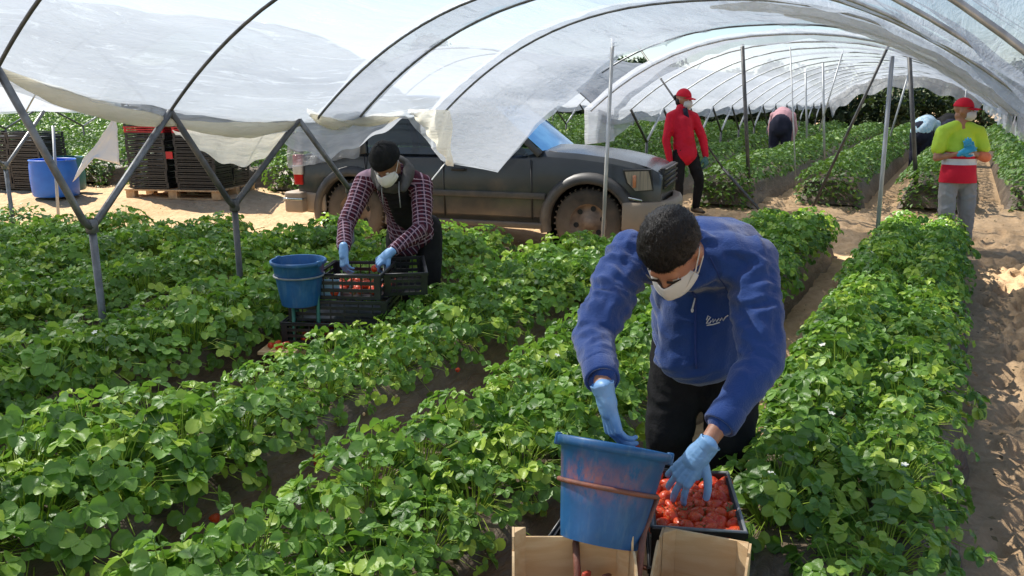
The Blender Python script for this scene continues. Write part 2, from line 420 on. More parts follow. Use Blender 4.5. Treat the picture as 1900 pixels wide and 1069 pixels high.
pm('tyre', (.018, .017, .016), (.045, .037, .03), 9, .85, .4, 50, dirt=(.22, .16, .11), dirt_lvl=(.1, .7))
pm('rim_rusty', (.30, .21, .15), (.16, .11, .08), 9, .6, .3, 40)
pm('lamp_lens', (.36, .31, .24), (.16, .15, .13), 6, .06, .3, 120, stretch=(6, 1, .3))
pm('lamp_orange', (.50, .20, .10), rough=.15)
pm('tail_red', (.55, .02, .02), rough=.15)
pm('tail_white', (.62, .58, .55), rough=.15)
pm('chrome', (.6, .6, .6), rough=.2, metal=1)
def glass_mat():
    m, n, out = nodes('car_glass')
    g = N(n, 'ShaderNodeBsdfGlossy'); g.inputs['Roughness'].default_value = .04; g.inputs[0].default_value = (.75, .88, 1, 1)
    t = N(n, 'ShaderNodeBsdfTransparent'); t.inputs[0].default_value = (.10, .14, .17, 1)
    x = N(n, 'ShaderNodeMixShader'); lw = N(n, 'ShaderNodeLayerWeight'); lw.inputs[0].default_value = .35
    L(n, lw.outputs['Fresnel'], x.inputs[0]); L(n, t.outputs[0], x.inputs[1]); L(n, g.outputs[0], x.inputs[2]); L(n, x.outputs[0], out.inputs[0])
glass_mat()
def painted_reflection_mat():
    m, n, out = nodes('windscreen_reflection')
    p = N(n, 'ShaderNodeBsdfPrincipled'); p.inputs['Roughness'].default_value = .15
    c = ramp(n, noise_t(n, coord(n, 'World', (1, 1, 2)), 2.5, 3), [(.35, (.06, .22, .48)), (.65, (.14, .38, .66))])  # blue reflection on the windscreen glass, painted into its base colour
    L(n, c, p.inputs['Base Color']); L(n, p.outputs[0], out.inputs[0])
painted_reflection_mat()
def plaid_mat():
    m, n, out = nodes('plaid')
    p = N(n, 'ShaderNodeBsdfPrincipled'); p.inputs['Roughness'].default_value = .9; p.inputs['Specular IOR Level'].default_value = .15
    a = N(n, 'ShaderNodeAttribute', attribute_name='limb'); s = N(n, 'ShaderNodeSeparateXYZ'); L(n, a.outputs['Vector'], s.inputs[0])
    def stripes(src, per, lo, hi, off=0):
        q = N(n, 'ShaderNodeMath', operation='MULTIPLY_ADD'); L(n, src, q.inputs[0]); q.inputs[1].default_value = 1 / per; q.inputs[2].default_value = off
        f = N(n, 'ShaderNodeMath', operation='FRACT'); L(n, q.outputs[0], f.inputs[0])
        g = N(n, 'ShaderNodeMath', operation='GREATER_THAN'); L(n, f.outputs[0], g.inputs[0]); g.inputs[1].default_value = lo
        h = N(n, 'ShaderNodeMath', operation='LESS_THAN'); L(n, f.outputs[0], h.inputs[0]); h.inputs[1].default_value = hi
        k = N(n, 'ShaderNodeMath', operation='MULTIPLY'); L(n, g.outputs[0], k.inputs[0]); L(n, h.outputs[0], k.inputs[1]); return k.outputs[0]
    per = .054
    c = mixc(n, stripes(s.outputs[0], per, .0, .45), (.014, .012, .026), (.055, .011, .022))
    c = mixc(n, stripes(s.outputs[1], per, .0, .45), c, mixc(n, .5, c, (.085, .020, .032)))
    for k, src in enumerate((s.outputs[0], s.outputs[1])):
        c = mixc(n, stripes(src, per, .60, .76), c, (.27, .18, .23))
    c = mixc(n, stripes(s.outputs[1], per, .20, .26), c, (.50, .36, .42))
    L(n, c, p.inputs['Base Color'])
    b = N(n, 'ShaderNodeBump'); b.inputs['Strength'].default_value = .4; b.inputs['Distance'].default_value = .004
    L(n, noise_t(n, coord(n, 'World'), 60, 4), b.inputs['Height']); L(n, b.outputs[0], p.inputs['Normal']); L(n, p.outputs[0], out.inputs[0])
plaid_mat()

# ---------------------------------------------------------------- ground
def sm(a, b, x):
    t = np.clip((x - a) / (b - a), 0, 1); return t * t * (3 - 2 * t)
def gz(x, y):
    """height of the land: the far field lies a little higher, and the land climbs far off to the left"""
    y0 = 10.2 + .45 * np.clip(x, -12, 0)
    h = .28 * sm(0, 2.2, y - y0)
    d = np.sqrt(np.asarray(x, float) ** 2 + np.asarray(y, float) ** 2)
    return h + 1.1 * sm(22, 70, d) * sm(-10, -26, x)
def gzf(x, y): return float(gz(x, y))
def axis(segs):
    out = []
    for a, b, s in segs: out += list(np.arange(a, b, s))
    return np.array(out + [segs[-1][1]])
gx = axis([(-400, -60, 20), (-60, -16, 1.5), (-16, -3.2, .15), (-3.2, 1.8, .045), (1.8, 12, .4), (12, 60, 3), (60, 400, 20)])
gy = axis([(-40, 0, 2), (0, 2, .2), (2, 13, .05), (13, 22, .25), (22, 60, 1.5), (60, 700, 20)])
X, Y = np.meshgrid(gx, gy, indexing='ij')
Z = gz(X, Y)
def npnoise(X, Y, f, seed=0):
    out = np.empty(X.shape)
    for i in range(X.shape[0]):
        for j in range(X.shape[1]): out[i, j] = noise.noise(Vector((X[i, j] * f, Y[i, j] * f, seed)))
    return out
near = (X > -16) & (X < 1.8) & (Y > 1.5) & (Y < 14)
n1 = np.zeros(X.shape); n2 = np.zeros(X.shape); n3 = np.zeros(X.shape)
for i, j in zip(*np.nonzero(near)):
    x, y = X[i, j], Y[i, j]
    n1[i, j] = noise.noise(Vector((x * 1.1, y * 1.1, 0))); n2[i, j] = noise.noise(Vector((x * 4.5, y * 5.5, 3))); n3[i, j] = noise.noise(Vector((x * 10, y * 14, 7)))
Z = Z + near * (n1 * .05 + n2 * .03 + n3 * .018)
path = np.exp(-((X - .62) / .42) ** 2) * (Y > 1) * (Y < 11)
Z = Z + path * .02 * n3 - path * .03
rf_ = random.Random(21)
for k in range(520):      # trodden footprints on the path and on the track
    if k < 230: fx, fy, fa_ = rf_.gauss(.55, .16), rf_.uniform(1.5, 10.2), rf_.gauss(PI / 2, .25)
    else: fx, fy, fa_ = rf_.uniform(-3, 1.7), rf_.uniform(9, 13), rf_.uniform(0, 6.28)
    if k > 470: fx, fy, fa_ = rf_.gauss(-.88, .05), rf_.uniform(2, 9), PI / 2
    i0, i1 = np.searchsorted(gx, [fx - .25, fx + .25]); j0, j1 = np.searchsorted(gy, [fy - .25, fy + .25])
    xx, yy_ = X[i0:i1, j0:j1] - fx, Y[i0:i1, j0:j1] - fy
    u_ = (xx * math.cos(fa_) + yy_ * math.sin(fa_)) / .135; v_ = (-xx * math.sin(fa_) + yy_ * math.cos(fa_)) / .058; d_ = u_ ** 2 + v_ ** 2
    Z[i0:i1, j0:j1] += -.034 * np.exp(-d_ ** 2) + .016 * np.exp(-(d_ - 2.0) ** 2 / .8)
g = MB(); ni, nj = X.shape
idx = np.arange(ni * nj).reshape(ni, nj)
g.v = np.stack([X.ravel(), Y.ravel(), Z.ravel()], 1).tolist()
g.f = np.stack([idx[:-1, :-1].ravel(), idx[1:, :-1].ravel(), idx[1:, 1:].ravel(), idx[:-1, 1:].ravel()], 1).tolist()
setprops(obj('ground', g, 'sand'), kind='structure')

def litter():
    n = 2600; x = np.concatenate([NR.uniform(-3, 1.6, 1500), NR.uniform(-16, -3, 1100)]); y = np.concatenate([NR.uniform(1.5, 13, 1500), NR.uniform(5, 11, 1100)])
    z = gz(x, y) + .03 + NR.uniform(-.01, .02, n)
    nrm = np.stack([NR.normal(0, .4, n), NR.normal(0, .4, n), np.ones(n)], 1)
    return np.stack([x, y, z], 1), nrm, NR.uniform(.006, .020, n), NR.uniform(0, 1, n)

# ---------------------------------------------------------------- raised beds
def near_end(x):
    return float(np.interp(x, [-11, -9.8, -6, -4.8, -3.2, -2.5, -2.0, -1.4, -.25, 2.3], [4.6, 5.0, 6.0, 6.4, 6.8, 6.9, 8.6, 9.35, 9.75, 10.1]))
def far_start(x):
    return float(np.interp(x, [-40, -11, -5.2, -3, -1.5, .6, 4], [6.6, 8.7, 10.3, 10.8, 11.6, 12.2, 12.6]))
SP = 1.235
NEAR_X = [-.27 - SP * i for i in range(0, 9)] + [1.18]
NEAR_X[2] += .07
def bed_mb(x, y0, y1, step=.25, fine=True):
    mb = MB(); ys = np.arange(y0, y1, step); ys = np.append(ys, y1)
    prof = [(-.44, -.03), (-.41, .05), (-.33, .26), (-.28, .30), (0, .315), (.28, .30), (.33, .26), (.41, .05), (.44, -.03)]
    vs = []
    ys = np.insert(np.append(ys, y1 + .12), 0, y0 - .12)
    for k, y in enumerate(ys):
        e = 0 if k in (0, len(ys) - 1) else 1
        for px, pz in prof:
            nn = noise.noise(Vector((px * 3 + x, y * 1.8, pz * 4))) * .03 if fine else 0
            zz = pz * (1 if e else .12) + nn * (1 if e else 0)
            vs.append((x + px * (1 + nn) + nn, y + (0 if e else 0), gzf(x, y) + zz))
    m = len(prof)
    fs = [(i * m + j, (i + 1) * m + j, (i + 1) * m + j + 1, i * m + j + 1) for i in range(len(ys) - 1) for j in range(m - 1)]
    return mb.add(vs, fs)
for x in NEAR_X:
    y0 = .6 if x > -4.5 else max(1.0, 1.6 + (-x - 4.5) * .2)
    setprops(obj('raised_bed', bed_mb(x, y0, near_end(x)), 'bed_film'), kind='structure')
FAR_X = [-.27 - SP * i for i in range(-3, 30) if abs(-.27 - SP * i - 0.35) > .45 ]
far_beds = MB()
for x in FAR_X:
    y1 = 31 if x > -9 else 31 + (-x - 9) * 1.2
    b = bed_mb(x, far_start(x), y1, .8, False); far_beds.add(b.v, b.f)
setprops(obj('far_raised_beds', far_beds, 'bed_film'), kind='structure')

# ---------------------------------------------------------------- strawberry plants
def leaflet(L_, W, cup, droop, rows=7, serr=.06, rnd=R):
    """one rounded toothed leaflet along +Y, folded on its midrib and arched"""
    vs = []; cols = (-1, -.55, 0, .55, 1)
    for i in range(rows):
        t = i / (rows - 1)
        wd = W * .52 * (math.sin(PI * (t * .86 + .07) ** 1.12)) ** .55 if 0 < t < 1 else (W * .06 if t == 0 else W * .24)
        if 0 < i < rows - 1: wd *= 1 + serr * (1 if i % 2 else -1)
        for c in cols:
            x = c * wd
            z = cup * abs(c) ** 1.4 * wd - droop * t * t * L_ + .035 * L_ * math.sin(t * 19 + abs(c) * 3) * abs(c)
            vs.append(Vector((x, t * L_ + (abs(c) * .05 * L_ if t > .5 else 0) * -1, z)))
    m = len(cols)
    fs = [(i * m + j, i * m + j + 1, (i + 1) * m + j + 1, (i + 1) * m + j) for i in range(rows - 1) for j in range(m - 1)]
    return vs, fs
def plant_mesh(seed, nl=30, rad=.27, h=.24, rows=7):
    r = random.Random(seed); mb = MB(); tint = []
    for k in range(nl):
        f = (k + .5) / nl
        rr = rad * math.sqrt(f) * r.uniform(.85, 1.12); a = k * 2.39996 + r.uniform(-.3, .3)
        top = h * (1 - 1.15 * (rr / rad) ** 2.8) * r.uniform(.66, 1.08) + .02
        if k % 4 == 1: top *= r.uniform(.25, .7)
        P = Vector((rr * math.cos(a), rr * math.sin(a), top))
        base = Vector((.03 * math.cos(a), .03 * math.sin(a), -.02))
        mid = base.lerp(P, .5) + Vector((0, 0, .05))
        mb.tube([base, mid, P], [.0022, .002, .0016], 4, False)
        tint += [.9] * (len(mb.v) - len(tint))
        out = Vector((math.cos(a), math.sin(a), 0))
        tilt = .15 + .75 * (rr / rad) ** 1.5 + r.uniform(-.35, .35)
        nrm = (Vector((0, 0, 1)) * math.cos(tilt) + out * math.sin(tilt) + Vector((r.uniform(-.3, .3), r.uniform(-.3, .3), 0))).normalized()
        fwd = (out + Vector((r.uniform(-.6, .6), r.uniform(-.6, .6), 0)))
        fwd = (fwd - nrm * fwd.dot(nrm)).normalized(); rt = fwd.cross(nrm)
        size = r.uniform(.036, .068) * (1.0 if r.random() > .15 else .65)
        tn = min(1, max(0, r.gauss(.44, .27))) if r.random() > .08 else r.uniform(.8, 1)
        cup = r.uniform(.15, .75)
        for q in (-1, 0, 1):
            vs, fs = leaflet(size * (1 if q == 0 else .92), size * r.uniform(.86, 1.0), cup, r.uniform(.05, .4), rows)
            an = q * (1.15 + r.uniform(-.15, .15)); ca, sa = math.cos(an), math.sin(an)
            d2 = fwd * ca + rt * sa; r2 = rt * ca - fwd * sa
            n2 = (nrm + d2 * r.uniform(-.25, .1)).normalized()
            off = P + d2 * .006
            mb.add([off + r2 * v.x + d2 * v.y + n2 * v.z for v in vs], fs)
        tint += [tn + r.uniform(-.06, .06)] * (len(mb.v) - len(tint))
    me = mb.mesh('strawberry_foliage'); me.materials.append(MAT['leaf'])
    at = me.attributes.new('tint', 'FLOAT', 'POINT'); at.data.foreach_set('value', tint)
    me.shade_smooth(); return me
PROTO = [plant_mesh(100 + i, R.choice((84, 90, 96)), R.uniform(.315, .36), R.uniform(.215, .27)) for i in range(12)]
def berry_mesh(name, mat, s=1.0, seed=0):
    mb = MB(); prof = [(0.0, .0), (.004, .0006), (.0085, .005), (.0125, .012), (.0158, .021), (.0158, .028), (.0115, .0335), (.005, .035), (.0, .0335)]
    mb.lathe([(a * s, (b - .0175) * s * 1.15) for a, b in prof], 14)
    for i, v in enumerate(mb.v):
        q = Vector(v); mb.v[i] = tuple(q * (1 + .10 * noise.noise(q * 60 + Vector((seed, 0, 0)))))
    me = mb.mesh(name); me.materials.append(MAT[mat]); me.shade_smooth(); return me
BERRY = [berry_mesh('berry', 'berry', .95 + .1 * (i % 3), i * 3) for i in range(6)]
def calyx_mesh():
    mb = MB()
    for k in range(8):
        a = 2 * PI * k / 8; c, q = math.cos(a), math.sin(a); l = .015 + .003 * (k % 2)
        pts = [(0, 0, .019), (l * .5, -.0032, .0205), (l, 0, .016 + .004 * (k % 3)), (l * .5, .0032, .0205)]
        mb.add([(x * c - y * q, x * q + y * c, z) for x, y, z in pts], [(0, 1, 2), (0, 2, 3)])
    mb.tube([(0, 0, .019), (.002, 0, .026), (.006, .001, .034)], .0011, 5)
    me = mb.mesh('calyx'); me.materials.append(MAT['stem']); return me
CALYX = calyx_mesh()
PALE = berry_mesh('unripe_berry', 'berry_pale', .7)
def flower_mesh():
    mb = MB()
    for k in range(5):
        a = 2 * PI * k / 5; c, s_ = math.cos(a), math.sin(a)
        pts = [(0, 0, 0), (.006, -.004, .002), (.012, -.0055, .003), (.0165, 0, .002), (.012, .0055, .003), (.006, .004, .002)]
        mb.add([(x * c - y * s_, x * s_ + y * c, z) for x, y, z in pts], [tuple(range(6))])
    me = mb.mesh('blossom'); me.materials.append(MAT['petal']); return me
FLOWER = flower_mesh()
ROWNAME = {0: ('in the bed at the right, beside the open sandy path', 'strawberry plants in the right-hand bed'),
           1: ('in the bed behind the blue bucket', 'strawberry plants in the bed left of the blue bucket'),
           2: ('in the bed between the two picking carts', 'strawberry plants in the bed between the two carts'),
           3: ('in the bed behind the plaid-shirted picker, next to the steel posts', 'strawberry plants in the bed beside the steel posts'),
           4: ('in the shaded bed just behind the Y-shaped steel posts', 'strawberry plants just behind the steel posts'),
           5: ('in the second bed behind the Y-shaped steel posts', 'strawberry plants in the second bed behind the posts'),
           6: ('in the bed nearest the sandy track and the drums', 'strawberry plants beside the sandy track on the left')}
def plant(mesh, x, y, z, rz, s, lab, grp):
    o = bpy.data.objects.new('strawberry_plant', mesh); COL.objects.link(o)
    o.location = (x, y, z); o.rotation_euler = (R.uniform(-.12, .12), R.uniform(-.12, .12), rz); o.scale = (s, s, s * R.uniform(.9, 1.12))
    return setprops(o, lab, 'strawberry plant', grp)
cnt = 0
def seen_from(i, x, y):   # inside the wedge the photo shows
    d = Vector((x, y)); yaw = .504; rx = x * math.cos(yaw) + y * math.sin(yaw); f = -x * math.sin(yaw) + y * math.cos(yaw)
    return f > .9 and abs(rx) / f < .76 + .35 / f
for i, x in enumerate(NEAR_X[:7]):
    y = .9 if i < 4 else 1.5; k = 0
    while y < near_end(x) - .10:
        sd = .165 if k % 2 else -.165
        if seen_from(i, x, y) and not (i == 0 and sd < 0 and 1.45 < y < 2.35 ):
            # beds are picked over unevenly; leave room where the cart's crates stand over the bed edge
            if i == 2 and 3.1 < y < 4.5 and sd < 0 and k % 4 == 1: y += .142; k += 1; continue
            vig = (.66 if i == 2 and 2.3 < y < 3.75 else (.74 if i == 1 and sd > 0 and 1.4 < y < 2.3 else .93)) + (.02 if i >= 2 else -.02) + .13 * noise.noise(Vector((x * 3, y * .9, 1))) + R.uniform(-.07, .07)
            if i == 0 and sd > 0: vig *= .90
            o = plant(PROTO[R.randrange(12)], x + sd + R.uniform(-.03, .03), y, gzf(x, y) + .29, R.uniform(0, 6.28), vig,
                      'leafy green strawberry plant ' + ROWNAME[i][0], ROWNAME[i][1])
            cnt += 1
            if i in (0, 1, 2) and R.random() < .55 and y < 6:
                for q in range(R.choice((1, 1, 2))):
                    ripe = R.random()
                    bme = R.choice(BERRY) if ripe < .45 else PALE
                    c = bpy.data.objects.new('strawberry' if ripe < .45 else 'unripe_strawberry', bme); COL.objects.link(c); c.parent = o
                    c.matrix_parent_inverse = Matrix.Identity(4)
                    ang = R.uniform(-.9, .9) - o.rotation_euler.z + (0 if sd > 0 else 0)
                    c.location = (.31 * math.cos(ang), .31 * math.sin(ang), -.06 + R.uniform(-.12, .02)); c.rotation_euler = (R.uniform(0, 6),) * 3
            if R.random() < (.30 if i == 0 else .12):
                c = bpy.data.objects.new('blossom', FLOWER); COL.objects.link(c); c.parent = o
                c.location = (R.uniform(-.16, .16), R.uniform(-.16, .16), .235); c.rotation_euler = (R.uniform(-.4, .4), R.uniform(-.4, .4), 0)
        y += .142; k += 1
print('plants', cnt)

def leaf_cloud(name, P, Nn, S, T, mat):
    """many small folded leaves: centres P, normals Nn, size S, tint T"""
    n = len(P); Nn = Nn / np.linalg.norm(Nn, axis=1)[:, None]
    r = NR.normal(size=(n, 3)); a = np.cross(Nn, r); a /= np.linalg.norm(a, axis=1)[:, None] + 1e-9; b = np.cross(Nn, a)
    S = S[:, None]
    v = np.stack([P - a * S, P - b * S * .55 + Nn * S * .22, P + a * S, P + b * S * .55 + Nn * S * .22], 1).reshape(-1, 3)
    me = bpy.data.meshes.new(name); me.vertices.add(n * 4); me.vertices.foreach_set('co', v.ravel())
    me.loops.add(n * 6); me.polygons.add(n * 2)
    base = (np.arange(n) * 4)[:, None]
    me.loops.foreach_set('vertex_index', (base + np.array([0, 1, 2, 0, 2, 3])).ravel())
    me.polygons.foreach_set('loop_start', np.arange(n * 2) * 3); me.polygons.foreach_set('loop_total', np.full(n * 2, 3))
    me.update(calc_edges=True); me.validate()
    at = me.attributes.new('tint', 'FLOAT', 'POINT'); at.data.foreach_set('value', np.repeat(T, 4))
    me.materials.append(MAT[mat]); return me
def row_leaves(x, y0, y1, dens, size, h=.30, wid=.45):
    n = int((y1 - y0) * dens); y = NR.uniform(y0, y1, n)
    pl = np.round(y / .28) * .28; rnd = np.sin(pl * 91.7 + x * 13.1) * .5
    px = NR.uniform(-1, 1, n) * wid * (1 + .12 * rnd)
    clump = 1 - ((y - pl) / .20) ** 2 * .4
    top = (h * (1 - .72 * np.abs(px / wid) ** 2.6) * clump * (1 + .18 * rnd)) * NR.uniform(.55, 1.05, n)
    z = gz(x, y) + .27 + top
    nr = np.stack([px * 2.2 + NR.normal(0, .5, n), (y - pl) * 3 + NR.normal(0, .5, n), np.full(n, .8)], 1)
    return np.stack([x + px, y, z], 1), nr, NR.uniform(.7, 1.25, n) * size, np.clip(NR.normal(.42, .22, n), 0, 1)
def cloud(name, parts, mat):
    P, Q, S, T = (np.concatenate([p[k] for p in parts]) for k in range(4))
    return leaf_cloud(name, P, Q, S, T, mat)
parts = [row_leaves(NEAR_X[i], 2.0, near_end(NEAR_X[i]), 620, .034) for i in (7, 8)] + [row_leaves(NEAR_X[9], 6.5, near_end(NEAR_X[9]), 700, .034)]
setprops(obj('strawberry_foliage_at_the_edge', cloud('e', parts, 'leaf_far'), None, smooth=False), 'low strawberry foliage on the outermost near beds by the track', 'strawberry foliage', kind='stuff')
parts = []
for x in FAR_X:
    ys = far_start(x) - .12; ye = 31 if x > -9 else 31 + (-x - 9) * 1.2
    parts.append(row_leaves(x, ys, min(ys + 6, ye), 560 if x > -8 else 420, .040, .31))
    if ye > ys + 6: parts.append(row_leaves(x, ys + 6, ye, 210, .060, .32))
    if x > -14:
        e = row_leaves(x, ys - .16, ys + .16, 1500, .038, .30, .40); e[0][:, 2] -= NR.uniform(0, .42, len(e[0])); parts.append(e)
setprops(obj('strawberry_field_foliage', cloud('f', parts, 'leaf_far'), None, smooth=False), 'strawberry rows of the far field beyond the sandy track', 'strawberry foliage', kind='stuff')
setprops(obj('leaf_litter', leaf_cloud('litter', *litter(), 'dead_leaf'), None, smooth=False), 'dry leaf scraps scattered over the sandy track and paths', 'leaf litter', kind='stuff')
# the hillside of more rows, far left
parts = []
for k in range(46):
    x = -36 - k * 1.6
    parts.append(row_leaves(x, 14, 95, 60, .13, .5, .7))
for x in [-.27 - SP * i for i in range(8, 30)]:
    parts.append(row_leaves(x, 31 + (-x - 9) * 1.2, 80, 55, .12, .45, .6))
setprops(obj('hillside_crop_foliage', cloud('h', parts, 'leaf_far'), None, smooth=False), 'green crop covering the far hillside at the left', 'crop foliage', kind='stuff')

# ---------------------------------------------------------------- polytunnels
def arch(x0, x1, u, z0=1.55, rise=.87):
    xc, hw = (x0 + x1) / 2, (x1 - x0) / 2
    return Vector((xc + hw * u, 0, z0 + rise * (1 - abs(u) ** 2.4)))
def lift(x, y):
    """the strut tops of the near tunnel stand higher towards the camera"""
    d = float(np.interp(y, [.35, 1.4, 2.42, 3.42, 4.52, 5.8], [.40, .37, .29, .065, -.01, 0]))
    return d * float(np.interp(x, [-4.3, -1.5, .4], [1, .45, 0]))
def hoop_pts(x0, x1, y, g, n=28, z0=1.55, rise=.87, lean=0):
    out = []
    for k in range(n + 1):
        u = -math.cos(PI * k / n)
        p = arch(x0, x1, u, z0, rise); out.append(Vector((p.x, y + lean * (1 - u * u), p.z + g + (lift(p.x, y) if g == 0 else 0))))
    return out
def cover_mb(x0, x1, ys0, ys1, hoops, g, hemL, hemR, nu=60, dy=.09, sag=.035, wr=.02, z0=1.55, rise=.87, yend=None, off=.022, seed=0, slack=0, pull=None):
    """film over the hoops: sinks between them, hangs below the gutters"""
    mb = MB(); nv = max(6, int((ys1 - ys0) / dy))
    U = []
    for k in range(-5, nu + 6):
        U.append(('L', -k / 5) if k < 0 else (('R', (k - nu) / 5) if k > nu else ('A', -math.cos(PI * k / nu))))
    vs = []
    for kind, u in U:
        for j in range(nv + 1):
            y = ys0 + (ys1 - ys0) * j / nv
            if kind == 'A': p = arch(x0, x1, u, z0, rise); nx, nz = u * .8, math.sqrt(max(.05, 1 - .64 * u * u))
            else:
                p = arch(x0, x1, -1 if kind == 'L' else 1, z0, rise); hem = (hemL if kind == 'L' else hemR)(y)
                p.z = z0 - (z0 - hem) * u; nx, nz = (-1 if kind == 'L' else 1), 0
            if yend is not None:
                ye = yend(p.x, p.z if kind == 'A' else z0 - (z0 - .92) * u); y = ys0 + (ye - ys0) * j / nv
                if kind == 'L': hem = hemL(y); p.z = z0 - (z0 - hem) * u
            hs = sorted(hoops); a = max([h for h in hs if h <= y], default=ys0); b = min([h for h in hs if h > y], default=ys1 + .01)
            t = (y - a) / max(.05, b - a); s = math.sin(PI * min(1, max(0, t)))
            q = Vector((p.x * 1.5, y * .55, p.z * 1.5 + seed))
            n1 = noise.noise(q * 2.2); n2 = noise.noise(Vector((p.x * 9, y * 1.1, p.z * 9 + seed)))
            tens = noise.noise(Vector((p.x * 2.2 + seed, y * 7, p.z * 2.2)))
            d = off * (1 if kind == 'A' else .6) - sag * s * (1 if kind == 'A' else .3) + wr * (n1 * 1.1 + n2 * .55 + tens * .35) * (.35 + s) + slack * noise.noise(Vector((p.x * 3, y * 3, p.z * 5)))
            px_ = p.x + (pull(p.x, p.z, y, ye) if pull else 0)
            vs.append((px_ + nx * d, y, p.z + nz * d + g + (lift(p.x, y) if g == 0 else 0)))
    m = nv + 1
    fs = [(i * m + j, i * m + j + 1, (i + 1) * m + j + 1, (i + 1) * m + j) for i in range(len(U) - 1) for j in range(nv)]
    return mb.add(vs, fs)
def v_legs(root, x, tops, nodes_, g0, dark=True, zt=1.55, zn=1.0, r=.021, post=None):
    """zigzag of slanted struts between the gutter tops and the post heads"""
    for i, yn in enumerate(nodes_):
        gg = gzf(x, yn)
        mt = 'steel' if not dark else ('steel' if i % 2 else 'steel_dark')
        if i < len(tops) and tops[i] is not None:
            obj('strut', MB().tube([(x, tops[i], zt + gzf(x, tops[i]) + lift(x, tops[i])), (x + .01, yn - .05, zn + .02 + gg), (x + .01, yn, zn - .03 + gg)], r, 8), mt, root)
        if i + 1 < len(tops) and tops[i + 1] is not None:
            obj('strut', MB().tube([(x, tops[i + 1], zt + gzf(x, tops[i + 1]) + lift(x, tops[i + 1])), (x - .01, yn + .05, zn + .02 + gg), (x - .01, yn, zn - .03 + gg)], r, 8), mt, root)
        p = obj('post', MB().tube([(x, yn, -.25 + gg), (x, yn, zn - .04 + gg)], post or .021, 10), 'steel' if i % 2 else 'steel_dark', root)
        c = MB().lathe([(.030, -.05), (.034, -.045), (.034, .02), (.024, .03)], 12, Matrix.Translation((x, yn, zn + gg)))
        obj('collar', c, mt, p, world=False)
XL, XR = -4.27, .40
near = thing('polytunnel', 'large open-ended plastic tunnel arching over the foreground beds and pickers', 'polytunnel', (XL, 2.0, 0))
H_NEAR = [-1.0, .35, 1.42, 2.42, 3.42, 4.72, 5.22, 6.42, 8.85]
for y in H_NEAR:
    hp_ = hoop_pts(XL, XR, y, 0, 40)
    if y > 8: hp_ = [p for p in hp_ if p.x > -2 or p.z > 1.9]
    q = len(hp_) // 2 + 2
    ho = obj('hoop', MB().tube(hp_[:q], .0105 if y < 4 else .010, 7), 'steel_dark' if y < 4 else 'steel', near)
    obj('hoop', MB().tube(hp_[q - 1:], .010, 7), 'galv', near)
tops = [-.75, .35, 1.40, 2.42, 3.42, 4.52, None]
nds = [-.2, .88, 1.9, 2.82, 3.86, 5.05]
v_legs(near, XL, tops, nds, 0)
tR = [.3, 1.4, 2.4, 3.4, 4.6, 5.8, 7.2]
def hemL(y):
    base = 1.47 - .055 * abs(math.sin(PI * (y - 2.42) / 1.02)) + .012 * noise.noise(Vector((0, y * 6, 2)))
    if y > 5.55:
        base = float(np.interp(y, [5.4, 5.82, 6.0, 6.42, 7.45, 7.7, 8.9], [1.45, 1.56, 1.42, 1.10, .92, .92, .92]))
    return base
def hemR(y): return 1.36 + .03 * noise.noise(Vector((3, y * 4, 2)))
PULL_Z = [.93, 1.33, 1.65, 1.89, 2.13, 2.23]; PULL_X = [-4.24, -3.86, -3.52, -3.41, -3.35, -2.96]
def pull(x, z, y, ye):
    """the loose end of the cover is drawn inwards, clear of the parked car"""
    if x > -2.2: return 0
    tx = float(np.interp(z, PULL_Z, PULL_X)); t = min(1, max(0, (y - 6.35) / (ye - 6.35))); t = t * t * (3 - 2 * t)
    return (tx - x) * t if tx > x else 0
def yend(x, z):
    if x > (XL + XR) / 2: return 8.87
    return float(np.interp(z, [.92, 1.40, 1.66, 1.90, 2.15, 2.25], [7.40, 7.40, 7.45, 7.90, 8.60, 8.87]))
obj('plastic_cover', cover_mb(XL, XR, -1.2, 8.87, H_NEAR, 0, hemL, hemR, 72, .075, .04, .028, yend=yend, pull=pull), 'film', near)
# doubled bands of film where two sheets overlap along a hoop
obj('overlap_band', cover_mb(XL, XR, 4.75, 5.30, [4.72, 5.22], 0, lambda y: 1.46, lambda y: 1.4, 72, .05, .0, .035, off=.05, seed=4, slack=.03), 'film_dense', near)
obj('overlap_band', cover_mb(XL, XR, 6.25, 8.87, H_NEAR, 0, lambda y: hemL(y) + .015, lambda y: 1.4, 72, .06, .03, .03, off=.05, seed=9, slack=.012, yend=yend, pull=pull), 'film_dense', near)
# crumpled roll of slack film tied up along the fourth hoop, right-hand side
def roll(y, u0, u1, r, seed, mat, parent, n=70, zoff=-.05):
    mb = MB(); k = 14; vs = []
    for i in range(n + 1):
        u = u0 + (u1 - u0) * i / n; p = arch(XL, XR, u); nx, nz = u * .8, math.sqrt(1 - .64 * u * u)
        for j in range(k):
            a = 2 * PI * j / k; q = Vector((p.x * 7 + seed, p.z * 7, a * .8))
            rr = r * (1 + .55 * noise.noise(q) + .35 * noise.noise(q * 2.7)) * (.35 + .65 * min(1, min(i, n - i) / 8))
            vs.append((p.x + nx * (zoff + math.cos(a) * rr), y + math.sin(a) * rr * 1.7, p.z + nz * (zoff + math.cos(a) * rr)))
    fs = [(i * k + j, i * k + (j + 1) % k, (i + 1) * k + (j + 1) % k, (i + 1) * k + j) for i in range(n) for j in range(k)]
    return obj('rolled_film', mb.add(vs, fs), mat, parent)
roll(6.45, .05, .97, .030, 3, 'film_roll', near)
roll(6.40, .30, .93, .018, 8, 'film_roll', near, zoff=-.09)
